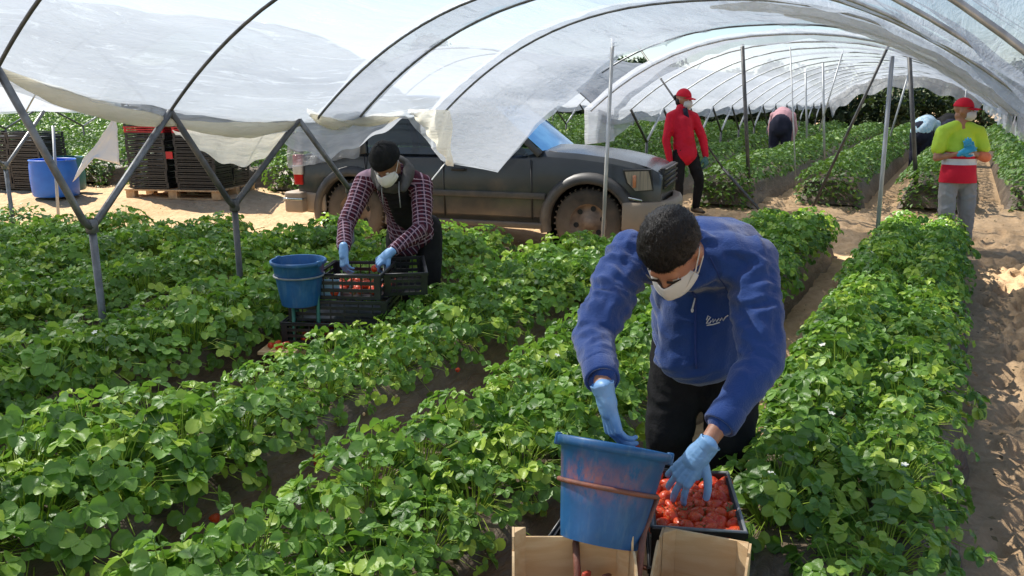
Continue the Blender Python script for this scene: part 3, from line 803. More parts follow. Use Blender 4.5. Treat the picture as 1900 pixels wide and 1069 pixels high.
# cream gutter folds: slack film gathered between the strut tops
def swag(pts, sags, r, mat, parent, name='gutter_fold', seed=0, flat=.55, side=(1, 0, 0)):
    """gathered cloth-like band hanging through pts"""
    mb = MB(); P = []
    for i in range(len(pts) - 1):
        a, b = Vector(pts[i]), Vector(pts[i + 1])
        for k in range(16):
            t = k / 16; P.append((a.lerp(b, t) + Vector((0, 0, -sags[i] * 4 * t * (1 - t))), math.sin(PI * t)))
    P.append((Vector(pts[-1]), 0)); kk = 12; vs = []
    for i, (p, s) in enumerate(P):
        for j in range(kk):
            a = 2 * PI * j / kk; q = Vector((p.x * 5 + seed, p.y * 2.6, a * 1.2 + p.z * 4))
            rr = r * (.45 + .75 * s) * (1 + .45 * noise.noise(q) + .25 * noise.noise(q * 3))
            vs.append((p.x + math.cos(a) * rr * flat, p.y, p.z + math.sin(a) * rr * 1.25))
    n = len(P)
    fs = [(i * kk + j, i * kk + (j + 1) % kk, (i + 1) * kk + (j + 1) % kk, (i + 1) * kk + j) for i in range(n - 1) for j in range(kk)]
    return obj(name, mb.add(vs, fs), mat, parent)
swag([(XL, 1.40, 1.91), (XL, 2.42, 1.83), (XL, 3.44, 1.545), (XL, 4.54, 1.52)], [.05, .05, .05], .034, 'film_edge', near, seed=2)
swag([(XL, 4.62, 1.60), (XL - .02, 5.15, 1.50), (XL, 5.80, 1.57)], [.05, .02], .030, 'film_edge', near, seed=5)
# bunched film falling from the fifth strut top to the loose corner
def sheet(fn, nu, nv, name, mat, parent, **k): return obj(name, MB().grid(fn, nu, nv), mat, parent, **k)
def fall(u, v):
    y = 5.78 + (6.50 - 5.78) * u; top = 1.60 - .02 * u; bot = float(np.interp(y, [5.78, 6.0, 6.42, 6.6], [1.54, 1.38, 1.07, 1.04]))
    r = .018 * math.sin(v * 9 + u * 24) + .02 * noise.noise(Vector((u * 5, v * 2, 1)))
    x = XL + .035 + r; fan = u ** 1.5
    return Vector((x, y + .12 * v * (1 - fan), top + (bot - top) * (u * v * .9 + .1 * v) if False else bot + (top - bot) * (1 - v)))
sheet(fall, 30, 18, 'loose_film_fall', 'film_edge', near)
# guy cord from the loose corner, props and stays at the open end
obj('cord', MB().tube([(XL + .02, 6.40, 1.09), (XL - .02, 6.15, .90), (XL, 5.98, .62)], .006, 5), 'film_white', near)
pr = [((-3.13, 7.72, 2.26), (-2.98, 7.22, .10), 'galv', .019), ((-.70, 8.86, 2.08), (-.64, 8.58, .0), 'galv', .021)]
for a, b, m_, r_ in pr: obj('prop_pole', MB().tube([a, b], r_, 10), m_, near)

# neighbour on the left, sharing the strut line; it stops at the track
left = thing('polytunnel', 'neighbouring plastic tunnel left of the steel posts, seen under the cream film edge', 'polytunnel', (XL - 4.6, 3, 0))
HL = [-.4, .9, 2.1, 3.3, 4.4, 5.3, 6.05]
for y in HL: obj('hoop', MB().tube(hoop_pts(XL - 4.66, XL - .03, y, 0), .009, 6), 'galv', left)
obj('plastic_cover', cover_mb(XL - 4.66, XL - .03, -.6, 6.1, HL, 0, lambda y: 1.57 - .02 * abs(math.sin(PI * y / 1.2)), lambda y: 1.53 - .02 * math.sin(y * 5) ** 2, 48, .12, .04, .03, seed=20), 'film_milky', left)
v_legs(left, XL - 4.66, [1.2, 2.3, 3.4, 4.5, 5.5], [1.75, 2.85, 3.95, 5.0], 0, r=.02)
def sagsheet(u, v):   # slack film bellying behind the second and third strut tops
    y = 3.50 + 1.05 * u + .25 * v; s = math.sin(PI * u)
    return Vector((XL - .10 - .25 * v, y, 1.50 - (.05 + .24 * s) * v - .012 * math.sin(u * 30 + v * 5) - .015 * noise.noise(Vector((u * 6, v * 3, 0)))))
sheet(sagsheet, 40, 14, 'sagging_film', 'film_edge', left)
def tail(u, v):       # film dragged down over the back of the vehicle
    tx = [(5.78, 1.56, 1.52), (5.35, 1.50, 1.30), (4.95, 1.46, 1.14), (4.60, 1.45, 1.30)]
    t = u * 3; i = min(2, int(t)); f = t - i; a, b = tx[i], tx[i + 1]
    y = a[0] + (b[0] - a[0]) * f; top = a[1] + (b[1] - a[1]) * f; bot = a[2] + (b[2] - a[2]) * f
    return Vector((XL - .10 - .9 * v * (.4 + u * .6) + .02 * noise.noise(Vector((u * 9, v * 4, 3))), y + .75 * v, top + (bot - top) * v + .02 * math.sin(u * 26) * v))
sheet(tail, 40, 20, 'dragged_film', 'film_far', left)

# tunnels over the far field
def far_tunnel(x0, x1, y0, y1, step, label, first=False, detail=True, matl='film_far'):
    xc = (x0 + x1) / 2; g = gzf(xc, y0 + 3) - .31
    t = thing('polytunnel', label, 'polytunnel', (x0, y0, g))
    hs = list(np.arange(y0 + .05, y1 + .01, step))
    for y in hs: obj('hoop', MB().tube(hoop_pts(x0, x1, y, g, 22), .012, 5), 'galv', t)
    hemf = (lambda y: float(np.interp(y, [9.5, 10.54, 11.7, 12.87, 13.2], [1.12, 1.10, 1.38, 1.48, 1.44])) - g - (.07 * abs(math.sin(PI * (y - y0) / step)) if y > 13 else 0)) if first else lambda y: 1.44 - .07 * abs(math.sin(PI * (y - y0) / step)) - (0 if y > y0 + step or not first else .38 * (1 - (y - y0) / step))
    obj('plastic_cover', cover_mb(x0, x1, y0, y1, hs, g, hemf, lambda y: 1.40 - .05 * abs(math.sin(PI * (y - y0) / step)), 44, .22, .05, .035, seed=x0), matl, t)
    for s, x in ((0, x0), (1, x1)):
        if s: continue
        for k in range(len(hs) - 1):
            if k > 16: break
            if first and k == 0: continue
            ya, yb = hs[k], hs[k + 1]; yn = (ya + yb) / 2; gg = gzf(x, yn)
            m_ = 'galv' if k else 'steel'
            obj('strut', MB().tube([(x, ya, 1.55 + g), (x, yn, .75 + gg)], .021, 6), 'steel_dark', t)
            obj('strut', MB().tube([(x, yb, 1.55 + g), (x, yn, .75 + gg)], .021, 6), m_, t)
            obj('post', MB().tube([(x, yn, gg - .1), (x, yn, .76 + gg)], .022, 6), 'steel_dark', t)
    return t, hs, g
mid, hs_, gm = far_tunnel(XL, XR, 9.8, 30.5, 1.45, 'long plastic tunnel beyond the sandy track, with the red-jacketed woman at its mouth', True)
# white front band, stays and props of that tunnel
obj('front_band', cover_mb(XL, XR, 9.75, 10.75, [9.85], gm, lambda y: 1.10 - gm, lambda y: 1.35, 44, .07, .0, .03, off=.05, seed=31, slack=.03), 'film_dense', mid)
def valance(u, v):
    p = arch(XL, XR, -math.cos(PI * u)); dn = .50 * v * (.85 + .15 * math.sin(u * 40) + .2 * noise.noise(Vector((u * 9, 0, 0))))
    return Vector((p.x + (XL / 2 + XR / 2 - p.x) * .10 * v, 30.35 - .5 * v + .05 * noise.noise(Vector((u * 12, v * 2, 3))), p.z + gm + .02 - dn))
sheet(valance, 90, 8, 'end_valance', 'film_dense', mid)
for a, b, m_, r_ in [((-2.66, 11.0, 2.36), (-2.42, 11.0, .25), 'steel_dark', .026), ((-.74, 11.9, 2.2), (-.44, 12.0, .2), 'steel_dark', .028),
                     ((-4.05, 10.9, 2.38), (-2.70, 10.55, .80), 'steel_dark', .013), ((-2.70, 10.55, .80), (-2.02, 10.4, .16), 'steel_dark', .018),
                     ((-.86, 10.9, 2.45), (-1.62, 11.0, .32), 'steel_dark', .018),
                     ((-2.3, 12.3, 2.38), (-2.0, 12.0, .3), 'galv', .010), ((-1.75, 13.5, 2.38), (-1.95, 13.2, 1.2), 'galv', .012)]:
    obj('stay', MB().tube([a, b], r_, 7), m_, mid)
for k, (x, y, x2) in enumerate([(-1.2, 20, -1.55), (-.1, 24, -.1), (-2.4, 16, -2.2), (-3.2, 19, -3.0)]):
    obj('prop_pole', MB().tube([(x, y, 2.3), (x2, y, .3)], .022, 6), 'galv', mid)
far_tunnel(XL - 4.66, XL - .05, 10.2, 33, 1.6, 'plastic tunnel in the far field directly behind the parked dark vehicle', detail=False, matl='film_milky')
far_tunnel(XL - 9.32, XL - 4.71, 9.9, 34, 1.7, 'plastic tunnel in the far field behind the pallet of stacked crates', detail=False)
far_tunnel(XL - 14.0, XL - 9.37, 9.4, 34, 1.8, 'plastic tunnel in the far field behind the blue drum, at the left edge', detail=False)

# ---------------------------------------------------------------- trees behind the field
def tree(x, y, h, cr, seed, label):
    r = np.random.default_rng(seed); t = thing('tree', label, 'tree', (x, y, gzf(x, y)), 'dark trees behind the far field'); g = gzf(x, y)
    mb = MB(); lean = r.uniform(-.3, .3)
    mb.tube([(x, y, g - .2), (x + lean * .4, y, g + h * .35), (x + lean, y, g + h * .8)], [.16, .11, .04], 8)
    for k in range(6):
        a = r.uniform(0, 6.28); z = g + h * r.uniform(.3, .6); l = cr * r.uniform(.5, .9)
        mb.tube([(x + lean * .5, y, z), (x + math.cos(a) * l * .6, y + math.sin(a) * l * .6, z + l * .4), (x + math.cos(a) * l, y + math.sin(a) * l, z + l * .9)], [.06, .035, .012], 6)
    obj('trunk', mb, 'bark', t)
    P = []; Nn = []
    for k in range(26):
        a = r.uniform(0, 6.28); rr = cr * math.sqrt(r.uniform(0, 1)) * .85; zz = g + h * r.uniform(.06, .95)
        rr *= 1 - .5 * max(0, (zz - g) / h - .55)
        c = np.array([x + math.cos(a) * rr, y + math.sin(a) * rr, zz]); q = cr * r.uniform(.22, .42); n = 130
        d = r.normal(size=(n, 3)); d /= np.linalg.norm(d, axis=1)[:, None]
        P.append(c + d * (q * r.uniform(.55, 1.05, n))[:, None] * np.array([1, 1, .8])); Nn.append(d + r.normal(0, .4, (n, 3)))
    P = np.concatenate(P); Nn = np.concatenate(Nn); n = len(P)
    obj('crown', leaf_cloud('crown', P, Nn, r.uniform(.07, .15, n), np.clip(r.normal(.4, .25, n), 0, 1), 'tree_leaf'), None, t, smooth=False)
KINDS = ['dark bushy tree behind the far field, seen under the tunnel arches']
for k in range(36):
    x = 6.5 - k * 1.45 + R.uniform(-.4, .4); y = 34.0 + (k % 2) * 1.9 + R.uniform(-.5, .5) + max(0, -x - 10) * .28
    tree(x, y, R.uniform(2.3, 3.0), R.uniform(1.5, 1.9), 500 + k, 'dark bushy tree in the belt of trees behind the far strawberry field')
for k, (x, y) in enumerate([(-40, 44), (-43, 46), (-47, 46), (-30, 44)]):
    tree(x, y, 3.6 + k * .2, 2.3, 700 + k, 'dark bushy tree in the belt of trees behind the far strawberry field')

# ---------------------------------------------------------------- parked vehicle
def vehicle():
    YN, YF, G = 7.47, 9.08, .07; yc = (YN + YF) / 2; hw = (YF - YN) / 2
    t = thing('off_road_car', 'dusty dark grey off-road car parked on the track with film dragged over its back', 'car', (-4.7, yc, G))
    st = [(-7.02, .80, .55, 1.10), (-6.98, .96, .42, 1.14), (-6.7, 1.0, .40, 1.17), (-5.6, 1.0, .40, 1.18), (-4.6, 1.0, .40, 1.19), (-4.0, 1.0, .40, 1.20), (-3.78, .985, .40, 1.255), (-3.4, .98, .40, 1.235),
          (-3.0, .97, .40, 1.19), (-2.75, .95, .42, 1.14), (-2.60, .92, .44, 1.095), (-2.50, .88, .46, 1.04), (-2.46, .84, .50, .98)]
    mb = MB(); vs = []
    for x, wv, zb, zt in st:
        hood = x > -3.9
        cs = [(-.90, zb), (-.985, zb + .10), (-1.0, (zb + zt) / 2 - .05), (-1.0, zt - .30), (-.985, zt - .16), (-.955, zt - .07 if hood else zt - .04), (-.88, zt - .012), (-.55, zt + (.012 if hood else .0)), (0, zt + (.03 if hood else 0))]
        cs = cs + [(-a, b) for a, b in cs[-2::-1]]
        vs += [(x, yc + a * hw * wv, b) for a, b in cs]
    m = len(cs)
    fs = [(i * m + j, (i + 1) * m + j, (i + 1) * m + j + 1, i * m + j + 1) for i in range(len(st) - 1) for j in range(m - 1)]
    fs += [(i * m, i * m + m - 1, (i + 1) * m + m - 1, (i + 1) * m) for i in range(len(st) - 1)]
    fs += [tuple(range(m)), tuple((len(st) - 1) * m + k for k in range(m))[::-1]]
    mb.add(vs, fs)
    body = obj('body', mb, 'car_paint', t, auto=35)
    FW, RW, WZ = -3.25, -6.20, .455
    cut = MB()
    for x in (FW, RW): cut.lathe([(0, 0), (.455, 0), (.455, 2.4), (0, 2.4)], 40, Matrix.Translation((x, YN - .3, WZ)) @ Matrix.Rotation(-PI / 2, 4, 'X'))
    co = obj('cutter', cut, None)
    bm_ = body.modifiers.new('arches', 'BOOLEAN'); bm_.operation = 'DIFFERENCE'; bm_.object = co; bm_.solver = 'EXACT'
    co.location = (0, 0, 0)
    # bake the arches in and drop the cutter
    bme = body.modifiers.new('bev', 'BEVEL'); bme.width = .012; bme.segments = 2; bme.limit_method = 'ANGLE'
    bpy.context.view_layer.update(); dg = bpy.context.evaluated_depsgraph_get()
    nm = bpy.data.meshes.new_from_object(body.evaluated_get(dg)); body.modifiers.clear(); body.data = nm; nm.name = 'body'
    bpy.data.objects.remove(co)
    # wheel wells
    for x in (FW, RW):
        wl = MB(); wl.lathe([(.50, .02), (.50, .5), (.05, .5)], 32, Matrix.Translation((x, YN, WZ)) @ Matrix.Rotation(-PI / 2, 4, 'X'))
        obj('wheel_well', wl, 'car_black', t)
        fl = MB(); k = 24; vs = []      # flared arch lip
        for i in range(k + 1):
            a = -.25 + (PI + .5) * i / k
            for rr, dy in ((.445, .05), (.445, -.045), (.475, -.065), (.53, -.05), (.565, -.005), (.575, .03)):
                vs.append((x + rr * math.cos(a), YN + dy + .012, WZ + rr * math.sin(a)))
        fs = [(i * 6 + j, i * 6 + j + 1, (i + 1) * 6 + j + 1, (i + 1) * 6 + j) for i in range(k) for j in range(5)]
        obj('wheel_arch', fl.add(vs, fs), 'car_trim', t)
    def wheel(x, y, s=1):
        wr = MB(); M = Matrix.Translation((x, y, G + .385)) @ Matrix.Rotation(PI / 2 * s, 4, 'X')
        wr.lathe([(.20, -.09), (.30, -.115), (.362, -.105), (.385, -.08), (.388, 0), (.385, .08), (.362, .105), (.30, .115), (.215, .10)], 48, M)
        for kk in range(36):
            a = 2 * PI * kk / 36
            for zz in (-.06, .06):
                wr.box(M @ Vector((.388 * math.cos(a + zz), .388 * math.sin(a + zz), zz)), (.03, .018, .07), (M.to_3x3() @ Matrix.Rotation(a, 3, 'Z')))
        tw = obj('wheel', wr, 'tyre', t, auto=50)
        rm = MB(); rm.lathe([(.215, .10), (.205, .085), (.195, .03), (.13, .02), (.11, .055), (.075, .065), (.07, .095), (.0, .10)], 32, M)
        obj('rim', rm, 'rim_rusty', tw, world=False)
        for kk in range(6):
            a = 2 * PI * kk / 6 + .25; hl = MB(); hl.lathe([(0, 0), (.032, 0)], 10, M @ Matrix.Translation((.158 * math.cos(a), .158 * math.sin(a), .034)))
            obj('rim_opening', hl, 'car_black', tw, world=False)
    wheel(FW, YN + .13); wheel(RW, YN + .13); wheel(FW, YF - .13, -1); wheel(RW, YF - .13, -1)
    # cabin: roof, pillars, glass
    zb = 1.17
    prof = [(-3.80, 1.25), (-4.42, 1.74), (-4.62, 1.80), (-5.6, 1.84), (-6.5, 1.82), (-6.84, 1.76), (-7.0, 1.18)]
    def yy(s, z): return yc + s * hw * (.965 - .20 * (z - 1.17))
    rf = MB(); rp = prof[1:6]; vs = []
    for x, z in rp:
        for f_ in (-1, -.8, 0, .8, 1): vs.append((x, yc + f_ * hw * (.965 - .20 * (z - 1.17)), z - (.035 if abs(f_) == 1 else -.01 * (1 - abs(f_)))))
    rf.add(vs, [(i * 5 + j, (i + 1) * 5 + j, (i + 1) * 5 + j + 1, i * 5 + j + 1) for i in range(len(rp) - 1) for j in range(4)])
    obj('roof', rf, 'car_paint', t, solid=.03)
    for s in (-1, 1):
        for (xa, za), (xb, zbb), wd in [((-3.82, 1.2), (-4.45, 1.75), .07), ((-5.02, 1.17), (-5.08, 1.80), .09), ((-6.05, 1.17), (-6.12, 1.80), .10), ((-6.96, 1.17), (-6.84, 1.74), .12)]:
            obj('pillar', MB().beam((xa, yy(s, za), za), (xb, yy(s, zbb), zbb), .05, wd, up=(1, 0, 0)), 'car_paint', t, bevel=.008)
        gl = MB()
        for q in [[(-3.95, 1.19), (-5.0, 1.18), (-5.06, 1.77), (-4.50, 1.75)], [(-5.06, 1.18), (-6.02, 1.18), (-6.10, 1.79), (-5.10, 1.79)], [(-6.08, 1.18), (-6.93, 1.18), (-6.82, 1.74), (-6.14, 1.79)]]:
            gl.add([(x, yy(s, z) - s * .012, z) for x, z in q], [(0, 1, 2, 3)])
        obj('side_window', gl, 'car_glass', t, smooth=False)
    ws = MB().grid(lambda u, v: Vector((-3.80 - .62 * v + .06 * (1 - (2 * u - 1) ** 2), yc + (2 * u - 1) * hw * (.93 - .11 * v), 1.25 + .49 * v)), 12, 6)
    obj('windscreen', ws, 'windscreen_reflection', t)
    obj('rear_window', MB().add([(-7.0, yc - .7, 1.2), (-7.0, yc + .7, 1.2), (-6.86, yc + .62, 1.72), (-6.86, yc - .62, 1.72)], [(0, 1, 2, 3)]), 'car_glass', t, smooth=False)
    # door seams, handle, sill
    for x in (-3.90, -4.98, -6.0): obj('door_gap', MB().beam((x, YN - .003, .47), (x - .02, YN - .003, 1.15), .01, .012, up=(1, 0, 0)), 'car_black', t)
    for x in (-4.80, -5.85): obj('door_handle', MB().box((x, YN - .02, 1.02), (.17, .03, .035)), 'car_black', t, bevel=.008)
    obj('sill', MB().beam((-5.72, YN - .01, .40), (-3.74, YN - .01, .40), .06, .07), 'car_trim', t, bevel=.015)
    obj('side_moulding', MB().box((-4.72, YN - .008, .74), (1.95, .025, .07)), 'car_trim', t, bevel=.008)
    # mud flap behind the front wheel
    obj('mud_flap', MB().add([(-3.76, YN + .02, .62), (-3.69, YN + .02, .60), (-3.69, YN + .02, .33), (-3.76, YN + .02, .36)], [(0, 1, 2, 3)]), 'car_bumper', t, solid=.012)
    # nose: headlight, grille, bumper
    fr_ = MB(); q5 = [(-2.87, 1.06), (-2.57, 1.07), (-2.535, .84), (-2.73, .825), (-2.83, .92)]
    fr_.add([(x, YN - .003 + max(0, x + 2.83) * .22, z) for x, z in q5] + [(x, YN + .08 + max(0, x + 2.83) * .28, z) for x, z in q5], [(0, 1, 2, 3, 4), (9, 8, 7, 6, 5)] + [(i, (i + 1) % 5, 5 + (i + 1) % 5, 5 + i) for i in range(5)])
    obj('headlight_surround', fr_, 'car_black', t, smooth=False)
    hl = MB(); pts = [(-2.83, 1.035), (-2.60, 1.045), (-2.555, .86), (-2.72, .845), (-2.80, .93)]
    vs = [(x, YN - .012 + max(0, x + 2.83) * .22, z) for x, z in pts] + [(x, YN + .10 + max(0, x + 2.83) * .28, z) for x, z in pts]
    hl.add(vs, [(0, 1, 2, 3, 4), (9, 8, 7, 6, 5)] + [(i, (i + 1) % 5, 5 + (i + 1) % 5, 5 + i) for i in range(5)])
    h = obj('headlight', hl, 'lamp_lens', t, smooth=False, bevel=.01)
    obj('indicator', MB().box((-2.735, YN - .002, .94), (.035, .03, .13)), 'lamp_orange', h, world=False, bevel=.004)
    obj('headlight', MB().box((-2.50, YF - .28, .95), (.08, .30, .16)), 'lamp_lens', t, bevel=.02)
    gr = MB().box((-2.475, yc, .95), (.06, 1.02, .24))
    g_ = obj('grille', gr, 'car_black', t, bevel=.01)
    sl_ = MB()
    for z in (.87, .93, .99, 1.05): sl_.box((-2.435, yc, z), (.03, 1.00, .018))
    obj('grille_slats', sl_, 'car_trim', g_, world=False)
    bp = MB()
    cs = [(0, .40), (.05, .42), (.06, .52), (.055, .66), (.03, .70), (-.05, .70)]
    path = [(-2.86, YN - .025, 0), (-2.62, YN - .01, .0), (-2.47, YN + .10, 1), (-2.38, YN + .38, 1), (-2.36, yc, 1), (-2.40, YF - .45, 1), (-2.50, YF - .20, 1)]
    vs = []
    for i, (x, y, _) in enumerate(path):
        nx, ny = (0.15, -1) if i < 2 else ((.7, -.7) if i == 2 else ((1, 0) if i < 6 else ((.7, .7) if i == 6 else (.15, 1))))
        vs += [(x + nx * a, y + ny * a * .6, z) for a, z in cs]
    k = len(cs); bp.add(vs, [(i * k + j, i * k + j + 1, (i + 1) * k + j + 1, (i + 1) * k + j) for i in range(len(path) - 1) for j in range(k - 1)])
    obj('front_bumper', bp, 'car_bumper', t, solid=.03, bevel=.01)
    obj('front_bumper_opening', MB().box((-2.30, YN + .46, .60), (.03, .13, .10)), 'car_black', t, bevel=.01)
    obj('tow_hook', MB().tube([(-2.30, YN + .30, .44), (-2.24, YN + .30, .43), (-2.24, YN + .36, .43), (-2.30, YN + .36, .44)], .012, 6), 'car_trim', t)
    obj('fender_lamp', MB().box((-2.72, YN - .012, .745), (.16, .02, .028), Matrix.Rotation(.18, 3, 'Y')), 'chrome', t, bevel=.006)
    obj('bonnet_gap', MB().beam((-3.74, YN + .115, 1.245), (-2.62, YN + .135, 1.085), .006, .012), 'car_black', t)
    # tail
    tl = obj('tail_light', MB().box((-6.965, YN + .06, .955), (.12, .12, .37)), 'tail_red', t, bevel=.01)
    obj('tail_light_lens', MB().box((-6.965, YN + .058, .955), (.13, .13, .12)), 'tail_white', tl, world=False, bevel=.01)
    obj('rear_bumper', MB().box((-6.98, yc, .56), (.26, 1.84, .26)).box((-6.80, YN + .02, .56), (.42, .06, .24)), 'car_bumper', t, bevel=.045)
    obj('bumper_strip', MB().box((-6.98, yc, .60), (.275, 1.86, .03)), 'chrome', t, bevel=.006)
    # film lying over the back of the roof
    def wrap(u, v):
        x = -7.06 + 1.0 * u; s = v * 2.2
        y = yc - hw * .80 + .0
        if s < .9: yv, zv = YN - .03 + .10 * s / .9, .98 + .16 * u + (.80) * s / .9 * (1 - .0)
        else: yv, zv = YN + .10 + (s - .9), 1.84
        return Vector((x + .03 * noise.noise(Vector((u * 4, v * 6, 2))), yv - .03 + .05 * noise.noise(Vector((u * 6, v * 7, 8))), zv + .03 * noise.noise(Vector((u * 7, v * 5, 1)))))
    sheet(wrap, 26, 30, 'film_over_the_back', 'film_far', t)
vehicle()
veh = bpy.data.objects['off_road_car']; _a = math.radians(11); _p = Vector((-3.25, 7.47, .07)); _q = Vector((-3.33, 7.66, .07))
veh.location = _q + Matrix.Rotation(_a, 3, 'Z') @ (Vector(veh.location) - _p) * .92; veh.rotation_euler = (0, 0, _a); veh.scale = (.92,) * 3

# ---------------------------------------------------------------- containers
def crate_mb(w_, d_, h_, slats=3, th=.008, z0=0, cols=7, lowpoly=False):
    """ventilated plastic picking crate, open at the top"""
    mb = MB(); x, y = w_ / 2, d_ / 2
    mb.box((0, 0, z0 + th / 2), (w_ - .01, d_ - .01, th))
    for i in (-1, 1):
        mb.box((0, i * (y - th / 2), z0 + h_ - .008), (w_ + .012, th + .008, .016)); mb.box((i * (x - th / 2), 0, z0 + h_ - .0085), (th + .008, d_ - .02, .015))
        for s in range(slats):
            z = z0 + .012 + (h_ - .03) * s / max(1, slats - .3)
            mb.box((0, i * (y - th / 2), z), (w_ - .05, th * .8, (h_ / slats) * .42)); mb.box((i * (x - th / 2), 0, z), (th * .8, d_ - .05, (h_ / slats) * .42))
        for j in (-1, 1):
            mb.box((i * (x - .018), j * (y - th / 2 - .001), z0 + h_ / 2), (.036, th + .004, h_ - .004)); mb.box((i * (x - th / 2 - .001), j * (y - .018), z0 + h_ / 2), (th + .004, .036, h_ - .004))
        if not lowpoly:
            for c in range(1, cols):
                mb.box((-x + w_ * c / cols, i * (y - th / 2), z0 + h_ / 2), (.007, th * .6, h_ - .02))
                cc = max(2, cols - 3)
            for c in range(1, cc): mb.box((i * (x - th / 2), -y + d_ * c / cc, z0 + h_ / 2), (th * .6, .007, h_ - .02))
    return mb
LOWC = crate_mb(.60, .50, .085, 2, lowpoly=True).mesh('stack_crate'); LOWC.materials.append(MAT['black_plastic'])
LOWR = LOWC.copy(); LOWR.materials.clear(); LOWR.materials.append(MAT['red_plastic'])
def stacks(cx, cy, rz, cols, levels, lab, grp, z0, skip=()):
    for (ix, iy), nlev in cols.items():
        for k in range(nlev):
            dx, dy = ix * .61, iy * .51
            x = cx + dx * math.cos(rz) - dy * math.sin(rz) + R.uniform(-.008, .008); y = cy + dx * math.sin(rz) + dy * math.cos(rz) + R.uniform(-.008, .008)
            red = (ix, iy, k) in skip
            o = bpy.data.objects.new('plastic_crate', LOWR if red else LOWC); COL.objects.link(o)
            o.location = (x, y, z0 + k * .087); o.rotation_euler = (0, 0, rz + R.uniform(-.02, .02))
            if red: setprops(o, skip[(ix, iy, k)], 'crate')
            else: setprops(o, lab, 'crate', grp)
# pallet with crates
PX, PY, PR = -9.98, 8.25, .35
pz = gzf(PX, PY)
pt = thing('pallet', 'weathered wooden pallet carrying the tall stack of black crates', 'pallet', (PX, PY, pz)); pt.rotation_euler = (0, 0, PR)
pb = MB()
for i in range(7): pb.box((0, -.5 + i / 6 * 1.0, .125), (1.45, .11, .022))
obj('deck', pb, 'pallet_wood', pt, world=False, smooth=False)
for i in (-.66, 0, .66):
    for j in (-.48, 0, .48): obj('block', MB().box((i, j, .065), (.13, .10, .096)), 'pallet_wood', pt, world=False, smooth=False)
pb = MB()
for j in (-.48, 0, .48): pb.box((0, j, .008), (1.45, .10, .018))
obj('runners', pb, 'pallet_wood', pt, world=False, smooth=False)
stacks(PX, PY, PR, {(-.6, -.5): 14, (.6, -.5): 13, (-.6, .5): 14, (.6, .5): 13}, 12, 'black ventilated crate in the tall stack on the wooden pallet', 'black crates stacked on the pallet', pz + .145,
       {(-.6, -.5, 9): 'bright red crate near the top of the pallet stack, left column', (.6, -.5, 9): 'bright red crate near the top of the pallet stack, right column'})
stacks(-13.25, 7.7, .2, {(-1, -.5): 10, (0, -.5): 10, (1, -.5): 10, (0, .5): 9}, 10, 'black ventilated crate in the low stack left of the blue drum', 'black crates stacked left of the drum', gzf(-13.2, 7.7) + .03)
obj('crate_placard', MB().box((0, -.52, .62), (.10, .012, .10)), 'red_plastic', pt, world=False, smooth=False)
# drums: two cut-down barrels
def drum(x, y, r, h, mat, label, squash=1.0):
    z = gzf(x, y) + .02; t = thing('drum', label, 'drum', (x, y, z))
    mb = MB().lathe([(0, .01), (r * .93, .01), (r * .985, .04), (r, .12), (r * 1.02, h * .5), (r, h * .85), (r * .965, h - .02), (r * .97, h), (r * .945, h), (r * .95, h - .04), (r * .97, h * .5), (r * .93, .05), (0, .04)], 40)
    for i, v in enumerate(mb.v): mb.v[i] = (v[0] * squash, v[1], v[2])
    obj('shell', mb, mat, t, world=False, auto=50)
    rim = MB().tube([(r * .965 * squash * math.cos(a), r * .965 * math.sin(a), h) for a in np.linspace(0, 2 * PI, 33)], .012, 6)
    obj('rim', rim, mat, t, world=False)
drum(-11.48, 7.1, .31, .52, 'blue_drum', 'bright blue cut-down plastic drum standing on the sandy track', 1.0)
drum(-12.02, 7.60, .28, .50, 'teal_plastic', 'dark teal plastic drum just behind the bright blue one')
drum(-12.28, 6.98+.35, .28, .57, 'blue_drum', 'second blue plastic drum, leftmost, half hidden by the black crates') if False else None
# hanging white sheet by the pallet
def ws_(u, v):
    top = Vector((-10.18, 6.62, 1.50)); a = Vector((-10.16, 6.62, 1.50)).lerp(Vector((-10.08, 6.55, .84)), v)
    b = Vector((-10.26, 6.50, 1.45)).lerp(Vector((-10.62, 6.22, .62)), v)
    p = a.lerp(b, u * (.12 + .88 * min(1, v * 1.6)) if v < .62 else u)
    if v > .62: p.z += (1 - abs(2 * u - 1.0)) * .20 * (v - .62) / .38 - 0
    return p + Vector((0, .02 * noise.noise(Vector((u * 5, v * 5, 0))), 0))
setprops(obj('white_sheet', MB().grid(lambda u, v: ws_(u, v) + Vector((.50, .27, 0)), 14, 16), 'film_white', None, solid=.004), 'white plastic sheet hanging as a pointed flap left of the pallet stack', 'plastic sheet')
for (a, b, m_) in [((-9.75, 6.0, .05), (-9.92, 6.2, 1.35), 'galv')]:
    setprops(obj('stake', MB().tube([a, b], .018, 8), m_), 'thin grey stake standing under the white hanging sheet', 'stake')

